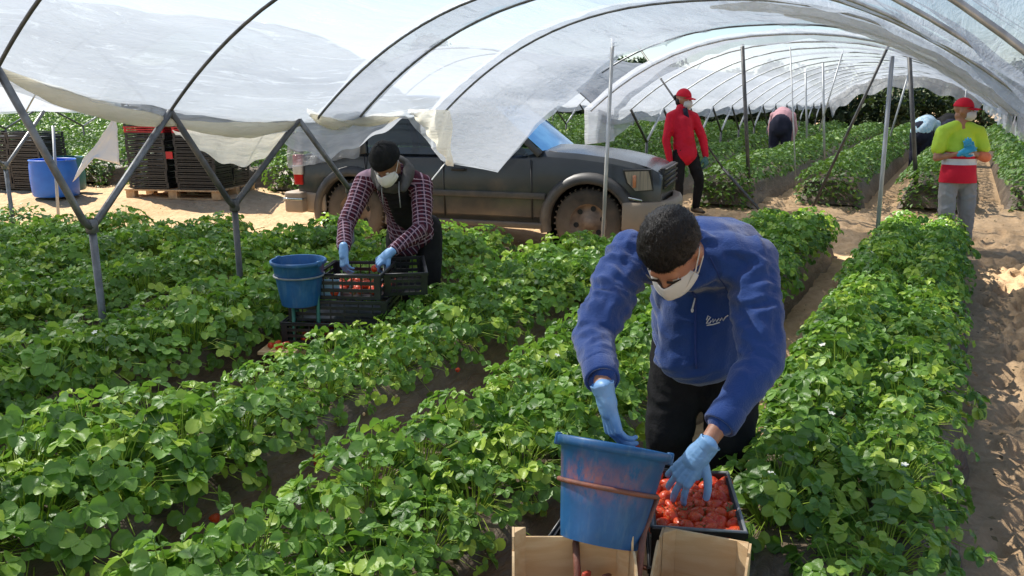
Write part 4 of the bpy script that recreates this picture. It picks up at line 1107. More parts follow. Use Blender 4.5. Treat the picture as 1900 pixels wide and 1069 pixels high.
# ---------------------------------------------------------------- people
def skull(mb, C, F, k=1.0, hood=0):
    """head volumes; C centre, F frame (right, forward, up)"""
    def P(x, y, z): return Vector(C) + F @ (Vector((x, y, z)) * k)
    def e(c, r): mb.ell(P(*c), tuple(q * k for q in r), F, 20, 14)
    e((0, -.014, .045), (.076, .094, .085)); e((0, .022, -.012), (.063, .072, .088)); e((0, .050, -.088), (.034, .036, .028))
    e((.030, .055, -.035), (.030, .028, .034)); e((-.030, .055, -.035), (.030, .028, .034)); e((0, -.02, -.05), (.058, .062, .06))
    cap(mb, P(-.030, .076, .030), P(.030, .076, .030), .014 * k, .014 * k)
    cap(mb, P(0, .090, .020), P(0, .108, -.016), .009 * k, .015 * k)
    for s in (-1, 1): e((s * .076, -.006, -.004), (.010, .022, .032)); cap(mb, P(s * .012, .098, -.018), P(s * .004, .100, -.018), .009 * k, .009 * k)
    e((0, .084, -.052), (.025, .012, .009)); e((0, .083, -.064), (.021, .012, .009))
    return P
HANDF = [(.030, .092, 0.066, .0095), (.010, .096, .074, .0098), (-.010, .093, .068, .0093), (-.028, .086, .054, .0085)]
def hand(mb, W, F, thumb=1, curl=(.5, .5, .55, .6), spread=.12, k=1.0, thick=1.0, thumb_in=.5, wrist=.026):
    """palm, four jointed fingers and a thumb. F columns: across (towards the thumb * thumb), along the fingers, out of the back"""
    def P(x, y, z): return Vector(W) + F @ (Vector((x * thumb, y, z)) * k)
    T = k * thick
    if wrist > .03: cap(mb, P(0, .0, .002), P(0, .035, .002), .036 * T, .034 * T, side=F @ Vector((1, 0, 0)), sq=.62)
    cap(mb, P(0, -.030, 0), P(0, .012, 0), wrist * T, (wrist + .001) * T, side=F @ Vector((1, 0, 0)), sq=.74)
    for (x, y, l, r) in HANDF: cap(mb, P(x * .55, .010, 0), P(x, y * .98, .002), .015 * T, (r + .0028) * T)
    cap(mb, P(.022, .02, -.008), P(.030, .055, -.010), .017 * T, .013 * T)
    for i, (x, y, l, r) in enumerate(HANDF):
        a = spread * (1.4 - i); c = curl[i]; p = P(x, y, 0); seg = (l * .46, l * .31, l * .25); ang = .25 * c; rr = r
        for q, sl_ in enumerate(seg):
            ang += c * (.75 if q == 0 else .95)
            d = F @ Vector((math.sin(a) * math.cos(ang) * thumb, math.cos(a) * math.cos(ang), -math.sin(ang)))
            p2 = p + d * sl_ * k; r2 = rr * (.95, .90, .82)[q]
            cap(mb, p, p2, rr * T, r2 * T); p = p2; rr = r2
    p = P(.026, .018, -.006); dirs = [(.80, .62, -.25), (.55 - thumb_in * .4, .80, -.40), (.30 - thumb_in * .7, .85, -.45)]
    rr = .0145
    for d, l in zip(dirs, (.038, .032, .026)):
        d = F @ (Vector((d[0] * thumb, d[1], d[2])).normalized()); p2 = p + d * l * k
        cap(mb, p, p2, rr * T, rr * .88 * T); p = p2; rr *= .88
def hframe(fwd, back):
    f = Vector(fwd).normalized(); b = Vector(back); b = (b - f * b.dot(f)).normalized(); r = f.cross(b)
    return Matrix((r, f, b)).transposed()
def shoe(mb, an, toe, k=1.0):
    an = Vector(an); d = (Vector(toe) - an); d.z = 0; d.normalize(); g = an.z - .075 * k
    a = Vector((an.x, an.y, g + .045 * k)); sd = Vector((d.y, -d.x, 0))
    cap(mb, a - d * .05 * k, a + d * .10 * k, .045 * k, .044 * k, side=sd, sq=.85); cap(mb, a + d * .08 * k - Vector((0, 0, .008)), a + d * .17 * k - Vector((0, 0, .012 * k)), .046 * k, .036 * k, side=sd, sq=.62)
    cap(mb, a, an + Vector((0, 0, .06 * k)), .045 * k, .042 * k)
def strap(P, s, k=1): return [P(s * .050, .092, -.030), P(s * .074, .045, -.010), P(s * .083, .0, .018), P(s * .080, -.018, .020)]
def mask_mb(P, cup=1.0):
    """moulded white face mask covering nose, mouth and chin"""
    mb = MB(); nu, nv = 18, 14; vs = []
    for i in range(nu + 1):
        a = -1.25 + 2.5 * i / nu
        for j in range(nv + 1):
            t = -1 + 2 * j / nv
            wd = 1 - .30 * max(0, t) ** 2 - .35 * max(0, -t) ** 2
            z = -.045 + .056 * t * (1 - .30 * abs(a / 1.25) ** 2)
            r = .092 + .016 * cup * (1 - (a / 1.25) ** 2) * (1 - .5 * t * t) + .008 * math.exp(-(a / .25) ** 2) * (1 if t > -.2 else .4)
            x = math.sin(a) * .076 * wd; y = .018 + math.cos(a) * r * (1 - .10 * t * t) + (-.012 if t < -.6 else 0) + .003 * math.exp(-((t - .05) / .06) ** 2)
            vs.append(P(x, y, z))
    fs = [(i * (nv + 1) + j, (i + 1) * (nv + 1) + j, (i + 1) * (nv + 1) + j + 1, i * (nv + 1) + j + 1) for i in range(nu) for j in range(nv)]
    return mb.add(vs, fs)
def person_body(J, F, k=1.0, voxel=.008, skin='skin', parent=None, hands=None, headk=1.0):
    mb = MB(); P = skull(mb, J['head'], F, headk)
    V = {a: Vector(b) for a, b in J.items()}
    side = (V['shR'] - V['shL']).normalized()
    cap(mb, P(0, -.015, -.05), V['neck'], .050 * k, .060 * k)
    cap(mb, V['neck'], V['chest'], .085 * k, .135 * k, side, .75, .72); cap(mb, V['chest'], V['waist'], .135 * k, .120 * k, side, .72, .75)
    cap(mb, V['waist'], V['hip'], .120 * k, .145 * k, side, .75, .78)
    for s in 'LR':
        cap(mb, V['neck'].lerp(V['sh' + s], .35), V['sh' + s], .05 * k, .052 * k)
        cap(mb, V['sh' + s], V['el' + s], .048 * k, .038 * k); cap(mb, V['el' + s], V['wr' + s], .039 * k, .024 * k)
        cap(mb, V['hp' + s], V['kn' + s], .082 * k, .054 * k); cap(mb, V['kn' + s], V['an' + s], .055 * k, .034 * k)
        shoe(mb, V['an' + s], V['toe' + s], k * .9)
        if hands: hand(mb, hands[s]['W'], hands[s]['F'], **{**hands[s]['o'], 'thick': .70})
    me = fuse(mb, voxel, 3, 'body')
    return obj('body', me, skin, parent), P
def garment(name, build, voxel, smooth, mat, parent, bones=None, amp=.006, wl=.04, seed=0, base=.0025, **kw):
    mb = MB(); build(mb); me = fuse(mb, voxel, smooth, name)
    if bones: folds(me, bones, amp, wl, seed, base)
    return obj(name, me, mat, parent, **kw)
def sc_(p, k):  # a point moved along the sight line is not used; this only offsets the figure as a whole
    return Vector(p) * k

# --- the man in the blue fleece -------------------------------------------------
g1 = gzf(-.8, 3)
man = thing('person', 'person in a blue fleece sweatshirt and black trousers bending over the foreground blue bucket', 'person', (-.80, 2.95, g1))
J = dict(head=(-.735, 2.34, 1.245), neck=(-.735, 2.56, 1.195), chest=(-.745, 2.72, 1.165), waist=(-.75, 2.80, .95), hip=(-.755, 2.88, .84),
         shL=(-.925, 2.485, 1.185), shR=(-.555, 2.61, 1.185), elL=(-.945, 2.235, .975), elR=(-.470, 2.44, .905),
         wrL=(-.795, 1.985, .880), wrR=(-.572, 2.175, .690), hpL=(-.85, 2.88, .82), hpR=(-.655, 2.92, .82), knL=(-.87, 2.82, .45), knR=(-.655, 2.88, .45),
         anL=(-.87, 2.92, .085), anR=(-.72, 3.02, .085), toeL=(-.89, 2.7, 0), toeR=(-.70, 2.75, 0))
hf = Vector((-.03, -.42, -.90)).normalized()
FH = frame(hf, (-.03, -.90, .42))
camr = Vector((.875, .483, 0))
HL_ = dict(W=J['wrL'], F=hframe((.30, -.02, -.95), (-.62, -.70, .20)), o=dict(thumb=-1, curl=(.55, .42, .48, .55), spread=.07, thumb_in=.1))
HR_ = dict(W=J['wrR'], F=hframe((-.52, -.28, -.80), (-.10, -.88, .42)), o=dict(thumb=1, curl=(.34, .30, .36, .45), spread=.20, thumb_in=.0))
HL_['o']['thumb'] = 1
HR_['o']['thumb'] = -1
body, P = person_body(J, FH, 1.0, .0075, 'skin', man, dict(L=HL_, R=HR_), 1.05)
V = {a: Vector(b) for a, b in J.items()}
side = (V['shR'] - V['shL']).normalized()
def fleece(mb):
    cap(mb, V['neck'] + Vector((0, .01, -.015)), V['chest'], .125, .180, side, .78, .76); cap(mb, V['chest'], V['waist'] + Vector((0, -.02, -.01)), .182, .178, side, .76, .80)
    cap(mb, V['waist'] + Vector((0, -.02, -.01)), V['hip'] + Vector((0, -.03, -.02)), .182, .182, side, .80, .86)
    cap(mb, V['chest'] + Vector((.01, .0, -.08)), V['waist'] + Vector((.01, -.12, -.14)), .14, .150, side, .8, .62)
    cap(mb, V['neck'] + Vector((0, .10, .0)), V['chest'] + Vector((.03, .10, .0)), .15, .17, side, .75, .75)
    for s in 'LR':
        cap(mb, V['neck'].lerp(V['sh' + s], .30), V['sh' + s], .088, .082); cap(mb, V['sh' + s], V['el' + s], .083, .067)
        e = V['wr' + s].lerp(V['el' + s], .37); cap(mb, V['el' + s], e, .067, .049)
    # stand-up collar
    for k in range(16):
        a = 2 * PI * k / 16; b = 2 * PI * (k + 1) / 16; c = V['neck'] + Vector((0, -.045, .0)); u = (V['head'] - V['neck']).normalized(); r = side; f = u.cross(r)
        cap(mb, c + (r * math.cos(a) + f * math.sin(a)) * .088 + u * .02, c + (r * math.cos(b) + f * math.sin(b)) * .088 + u * .02, .020, .020)
bn = [(V['shL'], V['elL'], 1.1), (V['elL'], V['wrL'], 1.0), (V['shR'], V['elR'], 1.0), (V['elR'], V['wrR'], 1.15), (V['neck'], V['waist'], .55), (V['waist'], V['hip'], .8)]
fl = garment('sweatshirt', fleece, .0085, 3, 'fleece', man, bn, .0125, .05, 3, .004)
for s in 'LR':
    e = V['wr' + s].lerp(V['el' + s], .41); d = (V['wr' + s] - V['el' + s]).normalized()
    q = d.cross(Vector((0, 0, 1))).normalized(); r = q.cross(d)
    cf = MB(); M = Matrix((q, r, d)).transposed().to_4x4(); M.translation = e
    cf.lathe([(.050, -.03), (.0535, -.015), (.0525, .036), (.049, .043), (.042, .041), (.041, .0)], 28, M)
    obj('cuff', cf, 'fleece', fl, world=False)
# hem band
M = Matrix((side, (V['hip'] - V['waist']).normalized().cross(side), (V['hip'] - V['waist']).normalized())).transposed().to_4x4(); M.translation = V['hip'] + Vector((0, -.02, -.075))
# zip with puller, chest embroidery
ca = V['chest']; fdir = Vector((.05, -.80, -.60)).normalized()
def on_front(px, pz, off=.004):   # nearest point on the front of the sweatshirt
    o = Vector((px, 1.6, pz)); me = fl.data
    return o
from mathutils.bvhtree import BVHTree
bv = BVHTree.FromPolygons([v.co for v in fl.data.vertices], [p.vertices for p in fl.data.polygons])
def cast(x, z, d=(-.28, .95, -.18)):
    """meet the front of the sweatshirt at height z"""
    o = Vector((x, 2.0, z)); h = bv.ray_cast(o - Vector(d) * .5, Vector(d))
    return (h[0], h[1]) if h[0] else (o, Vector((0, -1, 0)))
zp = []
for k in range(12):
    z = 1.10 - .27 * k / 11; p, nn = cast(-.735 + .02 * k / 11, z + .0, (0, 1, -.05)); zp.append(p + nn * .0035)
obj('zip', MB().tube(zp, .0035, 6), 'fleece_trim', fl, world=False)
pz = zp[1]; obj('zip_puller', MB().tube([pz + Vector((.0, -.006, .0)), pz + Vector((-.004, -.018, -.035))], .0028, 6).ell(pz + Vector((-.004, -.018, -.040)), (.005, .003, .008)), 'thread', fl, world=False)
# hem zip end
# small embroidered script on the chest
def scrawl(x0, z0, sc_k, strokes, parent):
    for st_ in strokes:
        pts = []
        for (a, b) in st_:
            o = Vector((x0 + a * sc_k, 1.6, z0 + b * sc_k)); h = bv.ray_cast(o, Vector((0, 1, 0)))
            if h[0]: pts.append(h[0] + h[1] * .003)
        if len(pts) > 1 and max((pts[i] - pts[i - 1]).length for i in range(1, len(pts))) < .04: obj('embroidery', MB().tube(pts, .0022, 5), 'thread', parent, world=False)
scrawl(-.693, .965, .0125, [[(0, .5), (.3, 1.6), (.9, 1.2), (.4, .4), (.0, -.4), (.9, -.3), (1.2, .4)], [(1.5, .8), (1.6, -.1), (2.1, .7), (2.3, 0), (2.8, .9)], [(3.0, .2), (3.4, 1.0), (3.7, .2), (4.2, 1.2), (4.8, 1.6)], [(.1, -1.0), (1.6, -.7), (3.0, -.2)]], fl)
for s in (-1, 1):
    for side_pts in ([(-.735 + s * .075, 1.21), (-.735 + s * .100, 1.16), (-.735 + s * .115, 1.10), (-.735 + s * .125, 1.05)],):
        sp = []
        for k in range(14):
            t = k / 13 * (len(side_pts) - 1); i = min(len(side_pts) - 2, int(t)); f = t - i
            x = side_pts[i][0] * (1 - f) + side_pts[i + 1][0] * f; z = side_pts[i][1] * (1 - f) + side_pts[i + 1][1] * f
            h = bv.ray_cast(Vector((x, 1.6, z)), Vector((0, 1, 0)))
            if h[0] and (not sp or (h[0] - sp[-1]).length < .04): sp.append(h[0] + h[1] * .0006)
        if len(sp) > 3: obj('seam', MB().tube(sp, .0018, 5), 'fleece_trim', fl, world=False)
# trousers
def trousers(mb):
    cap(mb, V['waist'] + Vector((0, .01, -.05)), V['hip'] + Vector((0, 0, -.02)), .150, .168, side, .78, .80)
    for s in 'LR': cap(mb, V['hp' + s], V['kn' + s], .118, .092); cap(mb, V['kn' + s], V['an' + s] + Vector((0, 0, .02)), .092, .070)
garment('trousers', trousers, .012, 4, 'black_cloth', man, [(V['hpL'], V['knL'], 1), (V['hpR'], V['knR'], 1), (V['knL'], V['anL'], 1), (V['knR'], V['anR'], 1)], .007, .07, 5)
sh_ = MB(); shoe(sh_, V['anL'], V['toeL'], 1.05); obj('shoe', fuse(sh_, .008, 3, 'shoe'), 'shoe', man)
sh_ = MB(); shoe(sh_, V['anR'], V['toeR'], 1.05); obj('shoe', fuse(sh_, .008, 3, 'shoe'), 'shoe', man)
for q in (HL_, HR_):
    gm_ = MB(); hand(gm_, q['W'], q['F'], **{**q['o'], 'wrist': .0325, 'k': 1.06}); me = fuse(gm_, .0026, 2, 'glove')
    folds(me, [(Vector(q['W']), Vector(q['W']) + q['F'] @ Vector((0, .18, 0)), 1)], .0011, .016, 4, .0009)
    gl_ = obj('glove', me, 'glove', man)
    M = q['F'].to_4x4() @ Matrix.Rotation(-PI / 2, 4, 'X'); M.translation = Vector(q['W']) + q['F'] @ Vector((0, -.034, 0))
    cu = MB(); cu.lathe([(.0325, -.012), (.0345, -.010), (.0325, -.004), (.031, .014)], 24, M)
    for i, v in enumerate(cu.v): cu.v[i] = tuple(Vector(v) + Vector((.001 * math.sin(i * 2.1), 0, .0015 * math.cos(i * 1.7))))
    obj('glove_cuff', cu, 'glove', gl_, world=False)
# mask, straps, eyes, hair
mk = obj('mask', mask_mb(P), 'mask', man, solid=.0025)
obj('mask_seam', MB().tube([P(.074 * math.sin(a) , .018 + math.cos(a) * (.0925 + .016 * (1 - (a / 1.25) ** 2)) + .004, -.045 + .004) for a in np.linspace(-1.1, 1.1, 22)], .0012, 5), 'mask', mk, world=False)
for s in (-1, 1):
    pts = strap(P, s); obj('mask_strap', MB().tube(pts, .0022, 6), 'mask', mk, world=False)
    pts = [P(s * .052, .088, -.060), P(s * .074, .040, -.040), P(s * .083, .0, -.022), P(s * .080, -.018, -.010)]
    obj('mask_strap', MB().tube(pts, .0022, 6), 'mask', mk, world=False)
    obj('eye', MB().ell(P(s * .031, .083, .012), (.012, .008, .007), FH), 'eye_white', man)
    obj('eyebrow', MB().tube([P(s * .014, .098, .032), P(s * .034, .098, .038), P(s * .052, .084, .032)], [.004, .0045, .002], 6), 'hair', man)
def hair_cap(P, F, thick=.012, front=.072, low=-.03, seed=0, k=1):
    """short hair: a cap of hair volume with an uneven edge"""
    mb = MB(); nu, nv = 48, 22; vs = []
    for j in range(nv + 1):
        for i in range(nu):
            a = 2 * PI * i / nu; fr = max(0, math.sin(a)); sd = abs(math.cos(a))
            thm = 1.22 * fr ** 1.5 + 1.62 * sd ** 2 * (1 - fr) + (2.0) * max(0, -math.sin(a)) + .05 * noise.noise(Vector((a * 3, 1, seed)))
            thm = 1.30 if fr > .75 else (1.30 + (1 - fr / .75) * .42 if fr > 0 else 1.72 + .38 * (-math.sin(a)))
            thm += .06 * noise.noise(Vector((math.cos(a) * 4, math.sin(a) * 4, seed)))
            th = thm * j / nv
            rx, ry, rz = .079, .098, .090
            q = Vector((rx * math.sin(th) * math.cos(a), -.014 + ry * math.sin(th) * math.sin(a), .043 + rz * math.cos(th)))
            nrm = Vector((q.x / rx, (q.y + .014) / ry, (q.z - .043) / rz)).normalized()
            t2 = thick * (1.0 if j < nv - 3 else (nv - j) / 3.2) * (1 + .35 * noise.noise(q * 38 + Vector((seed, 0, 0))) + .25 * noise.noise(q * 90))
            vs.append(P(*(q + nrm * t2)))
    fs = [(j * nu + i, j * nu + (i + 1) % nu, (j + 1) * nu + (i + 1) % nu, (j + 1) * nu + i) for j in range(nv) for i in range(nu)]
    return mb.add(vs, fs)
hr = obj('hair', hair_cap(P, FH, .010), 'hair', man)
# combed tufts so the outline and sheen are those of short thick hair
tf = MB(); rr_ = random.Random(5); hv = hr.data.vertices
for k in range(3600):
    v = hv[rr_.randrange(48, len(hv))]; nrm = v.normal; p = v.co
    loc = FH.transposed() @ (p - Vector(J['head']))
    comb = (FH @ Vector((.25 * rr_.uniform(-1, 1), .9, .1 * rr_.uniform(-1, 1)))); comb = (comb - nrm * comb.dot(nrm)).normalized()
    swirl = nrm.cross(comb) * rr_.uniform(-.6, .6); d = (comb + swirl + nrm * rr_.uniform(.25, .7)).normalized(); l = rr_.uniform(.012, .024)
    sdv = d.cross(nrm).normalized() * .0011; b0 = p - nrm * .002 + Vector([rr_.uniform(-.003, .003) for _ in range(3)])
    tf.add([b0 - sdv, b0 + sdv, b0 + d * l * .6 + sdv * .8 , b0 + d * l * .6 - sdv * .8, b0 + d * l - nrm * .004], [(0, 1, 2, 3), (3, 2, 4)])
obj('hair_tufts', tf, 'hair', hr, world=False)

# ---------------------------------------------------------------- the foreground picking cart
def bucket(name, label, loc, rx=0, ry=0, rt=.148, rb=.104, h=.262, mat='bucket_blue', ring_z=.165):
    t = thing(name, label, 'bucket', loc); t.rotation_euler = (rx, ry, 0)
    f = lambda z: rb + (rt - rb) * z / h
    mb = MB().lathe([(0, .004), (rb - .006, .004), (rb, .0), (f(.04) + .001, .04), (f(h * .5), h * .5), (f(h - .03), h - .03), (f(h - .03) + .006, h - .026), (rt + .008, h - .022), (rt + .010, h - .004), (rt + .005, h), (rt - .002, h - .002),
                     (f(h - .03) - .004, h - .03), (f(.02) - .005, .012), (0, .010)], 64)
    obj('shell', mb, mat, t, world=False, auto=60)
    for s in (-1, 1): obj('handle_lug', MB().box((s * (rt + .006), 0, h - .012), (.018, .03, .034)), mat, t, world=False, bevel=.004)
    return t
def ring_pts(c, r, M, n=40, a0=0, a1=2 * PI): return [Vector(c) + M @ Vector((r * math.cos(a0 + (a1 - a0) * k / n), r * math.sin(a0 + (a1 - a0) * k / n), 0)) for k in range(n + 1)]
# it leans towards the picker and a little to the right
BC = Vector((-.738, 1.82, .540)); BRX, BRY = math.radians(-22), math.radians(9)
MR = (Matrix.Rotation(BRY, 3, 'Y') @ Matrix.Rotation(BRX, 3, 'X')); ax_ = Vector((-.04, .49, 1.0)).normalized()
q_ = ax_.to_track_quat('Z', 'Y'); 
bk = bucket('bucket', 'scuffed blue bucket in the foreground cart with a red berry-stained ring', BC); bk.rotation_euler = (q_.to_matrix() @ Matrix.Rotation(.35, 3, 'Z')).to_euler()
QM = q_.to_matrix()
cart = thing('picking_cart', 'rust red tubular picking cart holding the tilted blue bucket and crates in the foreground', 'cart', (-.74, 1.9, 0))
rc = BC + QM @ Vector((0, 0, .145))
obj('bucket_ring', MB().tube(ring_pts(rc, .1335, QM), .0065, 8), 'rust_paint', cart)
rx_ = (camr - QM.col[2] * camr.dot(QM.col[2])).normalized()
obj('leg', MB().tube([BC - rx_ * .055 + Vector((0, -.02, .01)), (-.762, 1.735, .50), (-.735, 1.68, .38), (-.75, 1.66, .06)], .0095, 8), 'rust_paint', cart)
obj('leg', MB().tube([rc + rx_ * .136, BC + rx_ * .122 + Vector((0, -.01, .06)), (-.612, 1.80, .56), (-.605, 1.75, .46), (-.63, 1.73, .06)], .0095, 8), 'rust_paint', cart)
obj('frame_bar', MB().beam((-.735, 1.735, .50), (-.742, 1.70, .32), .012, .030), 'red_paint', cart, bevel=.003)
obj('frame_bar', MB().beam((-.690, 1.765, .49), (-.700, 1.71, .32), .012, .034), 'rust_paint', cart, bevel=.003)
obj('shelf_frame', MB().tube([(-.90, 1.62, .320), (-.90, 2.50, .320), (-.55, 2.50, .320), (-.55, 1.62, .320), (-.90, 1.62, .320)], .011, 8), 'rust_paint', cart)
for y in (1.8, 2.1, 2.38): obj('cross_bar', MB().tube([(-.90, y, .320), (-.55, y, .320)], .008, 8), 'rust_paint', cart)
for x in (-.90, -.55): obj('side_leg', MB().tube([(x, 2.48, .320), (x + (.02 if x < -.7 else -.10), 2.45, .06)], .010, 8), 'rust_paint', cart)
for y in (1.66, 2.52):
    wm = Matrix.Translation((-.72, y, .12)) @ Matrix.Rotation(PI / 2, 4, 'Y')
    obj('wheel', MB().lathe([(.0, -.02), (.09, -.02), (.105, -.022), (.118, -.012), (.12, 0), (.118, .012), (.105, .022), (.09, .02), (0, .02)], 28, wm), 'tyre', cart)
    obj('axle', MB().tube([(-.80, y, .12), (-.64, y, .12)], .008, 8), 'rust_paint', cart)
for (a, b) in [((-.80, 1.70, .08), (-.80, 1.66, .12)), ((-.80, 1.66, .12), (-.78, 1.66, .325)), ((-.64, 1.66, .12), (-.66, 1.66, .325)), ((-.80, 2.52, .12), (-.78, 2.52, .325)), ((-.64, 2.52, .12), (-.66, 2.52, .325))]:
    obj('fork', MB().tube([a, b], .008, 6), 'rust_paint', cart)
# wooden crates
def wooden_crate(c, rz, w2, d2, hh, label, stamp):
    wc = thing('wooden_crate', label, 'crate', c); wc.rotation_euler = (0, 0, rz)
    def plank(name, c, d, bev=.0015): return obj(name, MB().box(c, d), 'crate_wood', wc, world=False, smooth=False, bevel=bev)
    for i in range(4): plank('base_board', (0, -d2 + d2 * (i + .5) / 2, .004), (w2 * 2 - .004, d2 / 2 - .008, .006))
    for sx in (-1, 1):
        for sy in (-1, 1):
            mb = MB(); s_ = .030
            c = [(sx * w2, sy * d2), (sx * (w2 - s_), sy * d2), (sx * w2, sy * (d2 - s_))]
            z1 = hh + (.075 if sy > 0 else -.045)
            mb.add([(x, y, 0) for x, y in c] + [(x, y, z1) for x, y in c], [(0, 1, 2), (5, 4, 3), (0, 3, 4, 1), (1, 4, 5, 2), (2, 5, 3, 0)])
            obj('corner_post', mb, 'crate_wood', wc, world=False, smooth=False, bevel=.001)
        mb = MB(); pts = [(-d2, .02), (-d2, .152), (-d2 + .035, .147), (-d2 + .055, .156)]
        for k in range(9):
            t = k / 8; pts.append((-d2 + .055 + t * .12, .156 + .077 * (t * t * (3 - 2 * t))))
        pts += [(d2 - .052, hh + .035), (d2 - .045, hh + .072), (d2, hh + .075), (d2, .02)]
        n = len(pts); x0 = sx * (w2 + .001); x1 = sx * (w2 + .007)
        mb.add([(x0, a, b) for a, b in pts] + [(x1, a, b) for a, b in pts], [tuple(range(n))[::-1] if sx > 0 else tuple(range(n)), tuple(range(n, 2 * n)) if sx > 0 else tuple(range(n, 2 * n))[::-1]] + [(i, (i + 1) % n, n + (i + 1) % n, n + i) for i in range(n)])
        obj('end_board', mb, 'crate_wood', wc, world=False, smooth=False)
    front = plank('front_board', (0, -d2 - .0035, .108), (w2 * 2, .006, .082)); plank('front_board', (0, -d2 - .0035, .018), (w2 * 2, .006, .030))
    plank('back_board', (0, d2 + .0035, .155), (w2 * 2, .006, .15)); plank('back_board', (0, d2 + .0035, .045), (w2 * 2, .006, .05))
    if stamp:      # worn stamp on the front board
        y = -d2 - .0074
        obj('stamp', MB().lathe([(0.0, 0), (.011, 0)], 20, Matrix.Translation((-w2 + .04, y, .126)) @ Matrix.Rotation(PI / 2, 4, 'X')), 'ink', front, world=False, smooth=False)
        cx_ = -w2 + .075
        for wd, ht in [(.010, .016), (.004, .022), (.014, .010), (.012, .018), (.006, .014), (.018, .006), (.012, .018), (.010, .012), (.016, .018)]:
            mb = MB()
            for q in range(3): mb.box((cx_ + wd * (q - 1) * .38, y, .126 + (q % 2 - .5) * ht * .3), (wd * .22, .0008, ht * (.9, .55, .8)[q]))
            mb.box((cx_, y, .126), (wd * .9, .0008, .003)); obj('stamp_mark', mb, 'ink', front, world=False, smooth=False); cx_ += wd + .006
wooden_crate(Vector((-.733, 1.655, .338)), math.radians(29), .150, .125, .185, 'pale wooden fruit crate with a stamped front directly below the foreground blue bucket', True)
wooden_crate(Vector((-.470, 1.835, .330)), math.radians(8), .110, .125, .155, 'pale wooden fruit crate with a curved end, right of the bucket and below the strawberries', False)
# strawberries helper
def berries_in(cx, cy, z, w_, d_, rz, n, lab, grp, layers=1, seed=0, sc_b=1.0):
    r = random.Random(seed); pts = []
    for L_ in range(layers):
        tries = 0
        while tries < 4000 and len(pts) < n * (L_ + 1):
            tries += 1; a, b = r.uniform(-w_ / 2, w_ / 2), r.uniform(-d_ / 2, d_ / 2)
            zz = z + L_ * .022 + r.uniform(-.004, .008)
            if all((a - p[0]) ** 2 + (b - p[1]) ** 2 > (.029 * sc_b) ** 2 or abs(zz - p[2]) > .018 for p in pts): pts.append((a, b, zz))
    for a, b, zz in pts:
        x = cx + a * math.cos(rz) - b * math.sin(rz); y = cy + a * math.sin(rz) + b * math.cos(rz)
        o = bpy.data.objects.new('strawberry', R.choice(BERRY)); COL.objects.link(o); k = r.uniform(1.0, 1.25) * sc_b
        o.location = (x, y, zz); o.rotation_euler = (r.uniform(1.0, 2.1), r.uniform(-.5, .5), r.uniform(0, 6.28)); o.scale = (k, k, k * 1.05)
        setprops(o, lab, 'strawberry', grp)
        if r.random() < .75:
            c = bpy.data.objects.new('calyx', CALYX); COL.objects.link(c); c.parent = o
# black crate full of strawberries under his hand
KA = math.radians(22); KC = Vector((-.595, 2.20, .405))
def crate(name, label, c, rz, dims, mat='black_plastic', slats=3, rim=None, tilt=0, **k):
    t = thing(name, label, 'crate', c); t.rotation_euler = (tilt, 0, rz)
    obj('basket', crate_mb(*dims, slats=slats, **k), mat, t, world=False, smooth=False)
    w_, d_, h_ = dims
    mb = MB()
    mb.tube([(-w_ / 2, -d_ / 2, h_), (w_ / 2, -d_ / 2, h_), (w_ / 2, d_ / 2, h_), (-w_ / 2, d_ / 2, h_), (-w_ / 2, -d_ / 2, h_)], .006, 6)
    obj('rim', mb, rim or mat, t, world=False)
    return t
crate('plastic_crate', 'small black crate heaped with strawberries under the blue-sleeved man\'s gloved hand', KC, KA, (.255, .37, .125), slats=3, rim='grey_paint')
crate('plastic_crate', 'empty black crate under the heaped strawberry crate on the foreground cart', KC - Vector((0, 0, .072)), KA, (.26, .36, .066), slats=2)
berries_in(KC.x, KC.y - .0, KC.z + .075, .225, .33, KA, 62, 'ripe red strawberry heaped in the black crate beside the foreground bucket', 'strawberries in the foreground crate', 2, 3, 1.08)
crate('plastic_crate', 'black crate half hidden behind the foreground blue bucket, at its left', (-.835, 2.02, .335), .12, (.18, .30, .15), slats=4)

# ---------------------------------------------------------------- the picker in the plaid shirt and his cart
def off(d, v): return {k: tuple(Vector(p) + Vector(v)) for k, p in d.items()}
gp = gzf(-3.3, 4.5)
pm_ = thing('person', 'person in a plaid shirt, black beanie and white mask bending over stacked black crates', 'person', (-3.36, 4.55, gp))
J2 = dict(head=(-3.165, 4.11, 1.285), neck=(-3.24, 4.29, 1.215), chest=(-3.265, 4.38, 1.12), waist=(-3.31, 4.52, .92), hip=(-3.33, 4.60, .80),
          shL=(-3.425, 4.21, 1.155), shR=(-3.085, 4.37, 1.140), elL=(-3.415, 3.985, .905), elR=(-2.985, 4.215, .875),
          wrL=(-3.30, 3.82, .770), wrR=(-3.09, 4.00, .742), hpL=(-3.42, 4.58, .80), hpR=(-3.24, 4.65, .80), knL=(-3.42, 4.50, .45), knR=(-3.20, 4.60, .45),
          anL=(-3.42, 4.62, .085), anR=(-3.24, 4.70, .085), toeL=(-3.42, 4.4, 0), toeR=(-3.2, 4.45, 0))
F2 = frame((.16, -.66, -.66), (.10, -.66, .75))
H2L = dict(W=J2['wrL'], F=hframe((.22, -.20, -.95), (-.3, -.90, .2)), o=dict(thumb=1, curl=(.5, .5, .5, .55), spread=.10))
H2R = dict(W=J2['wrR'], F=hframe((-.62, -.40, -.60), (.1, -.6, .75)), o=dict(thumb=-1, curl=(.7, .7, .75, .8), spread=.08))
b2, P2 = person_body(J2, F2, .97, .011, 'skin_dark', pm_, dict(L=H2L, R=H2R), 1.0)
V2 = {a: Vector(b) for a, b in J2.items()}; side2 = (V2['shR'] - V2['shL']).normalized()
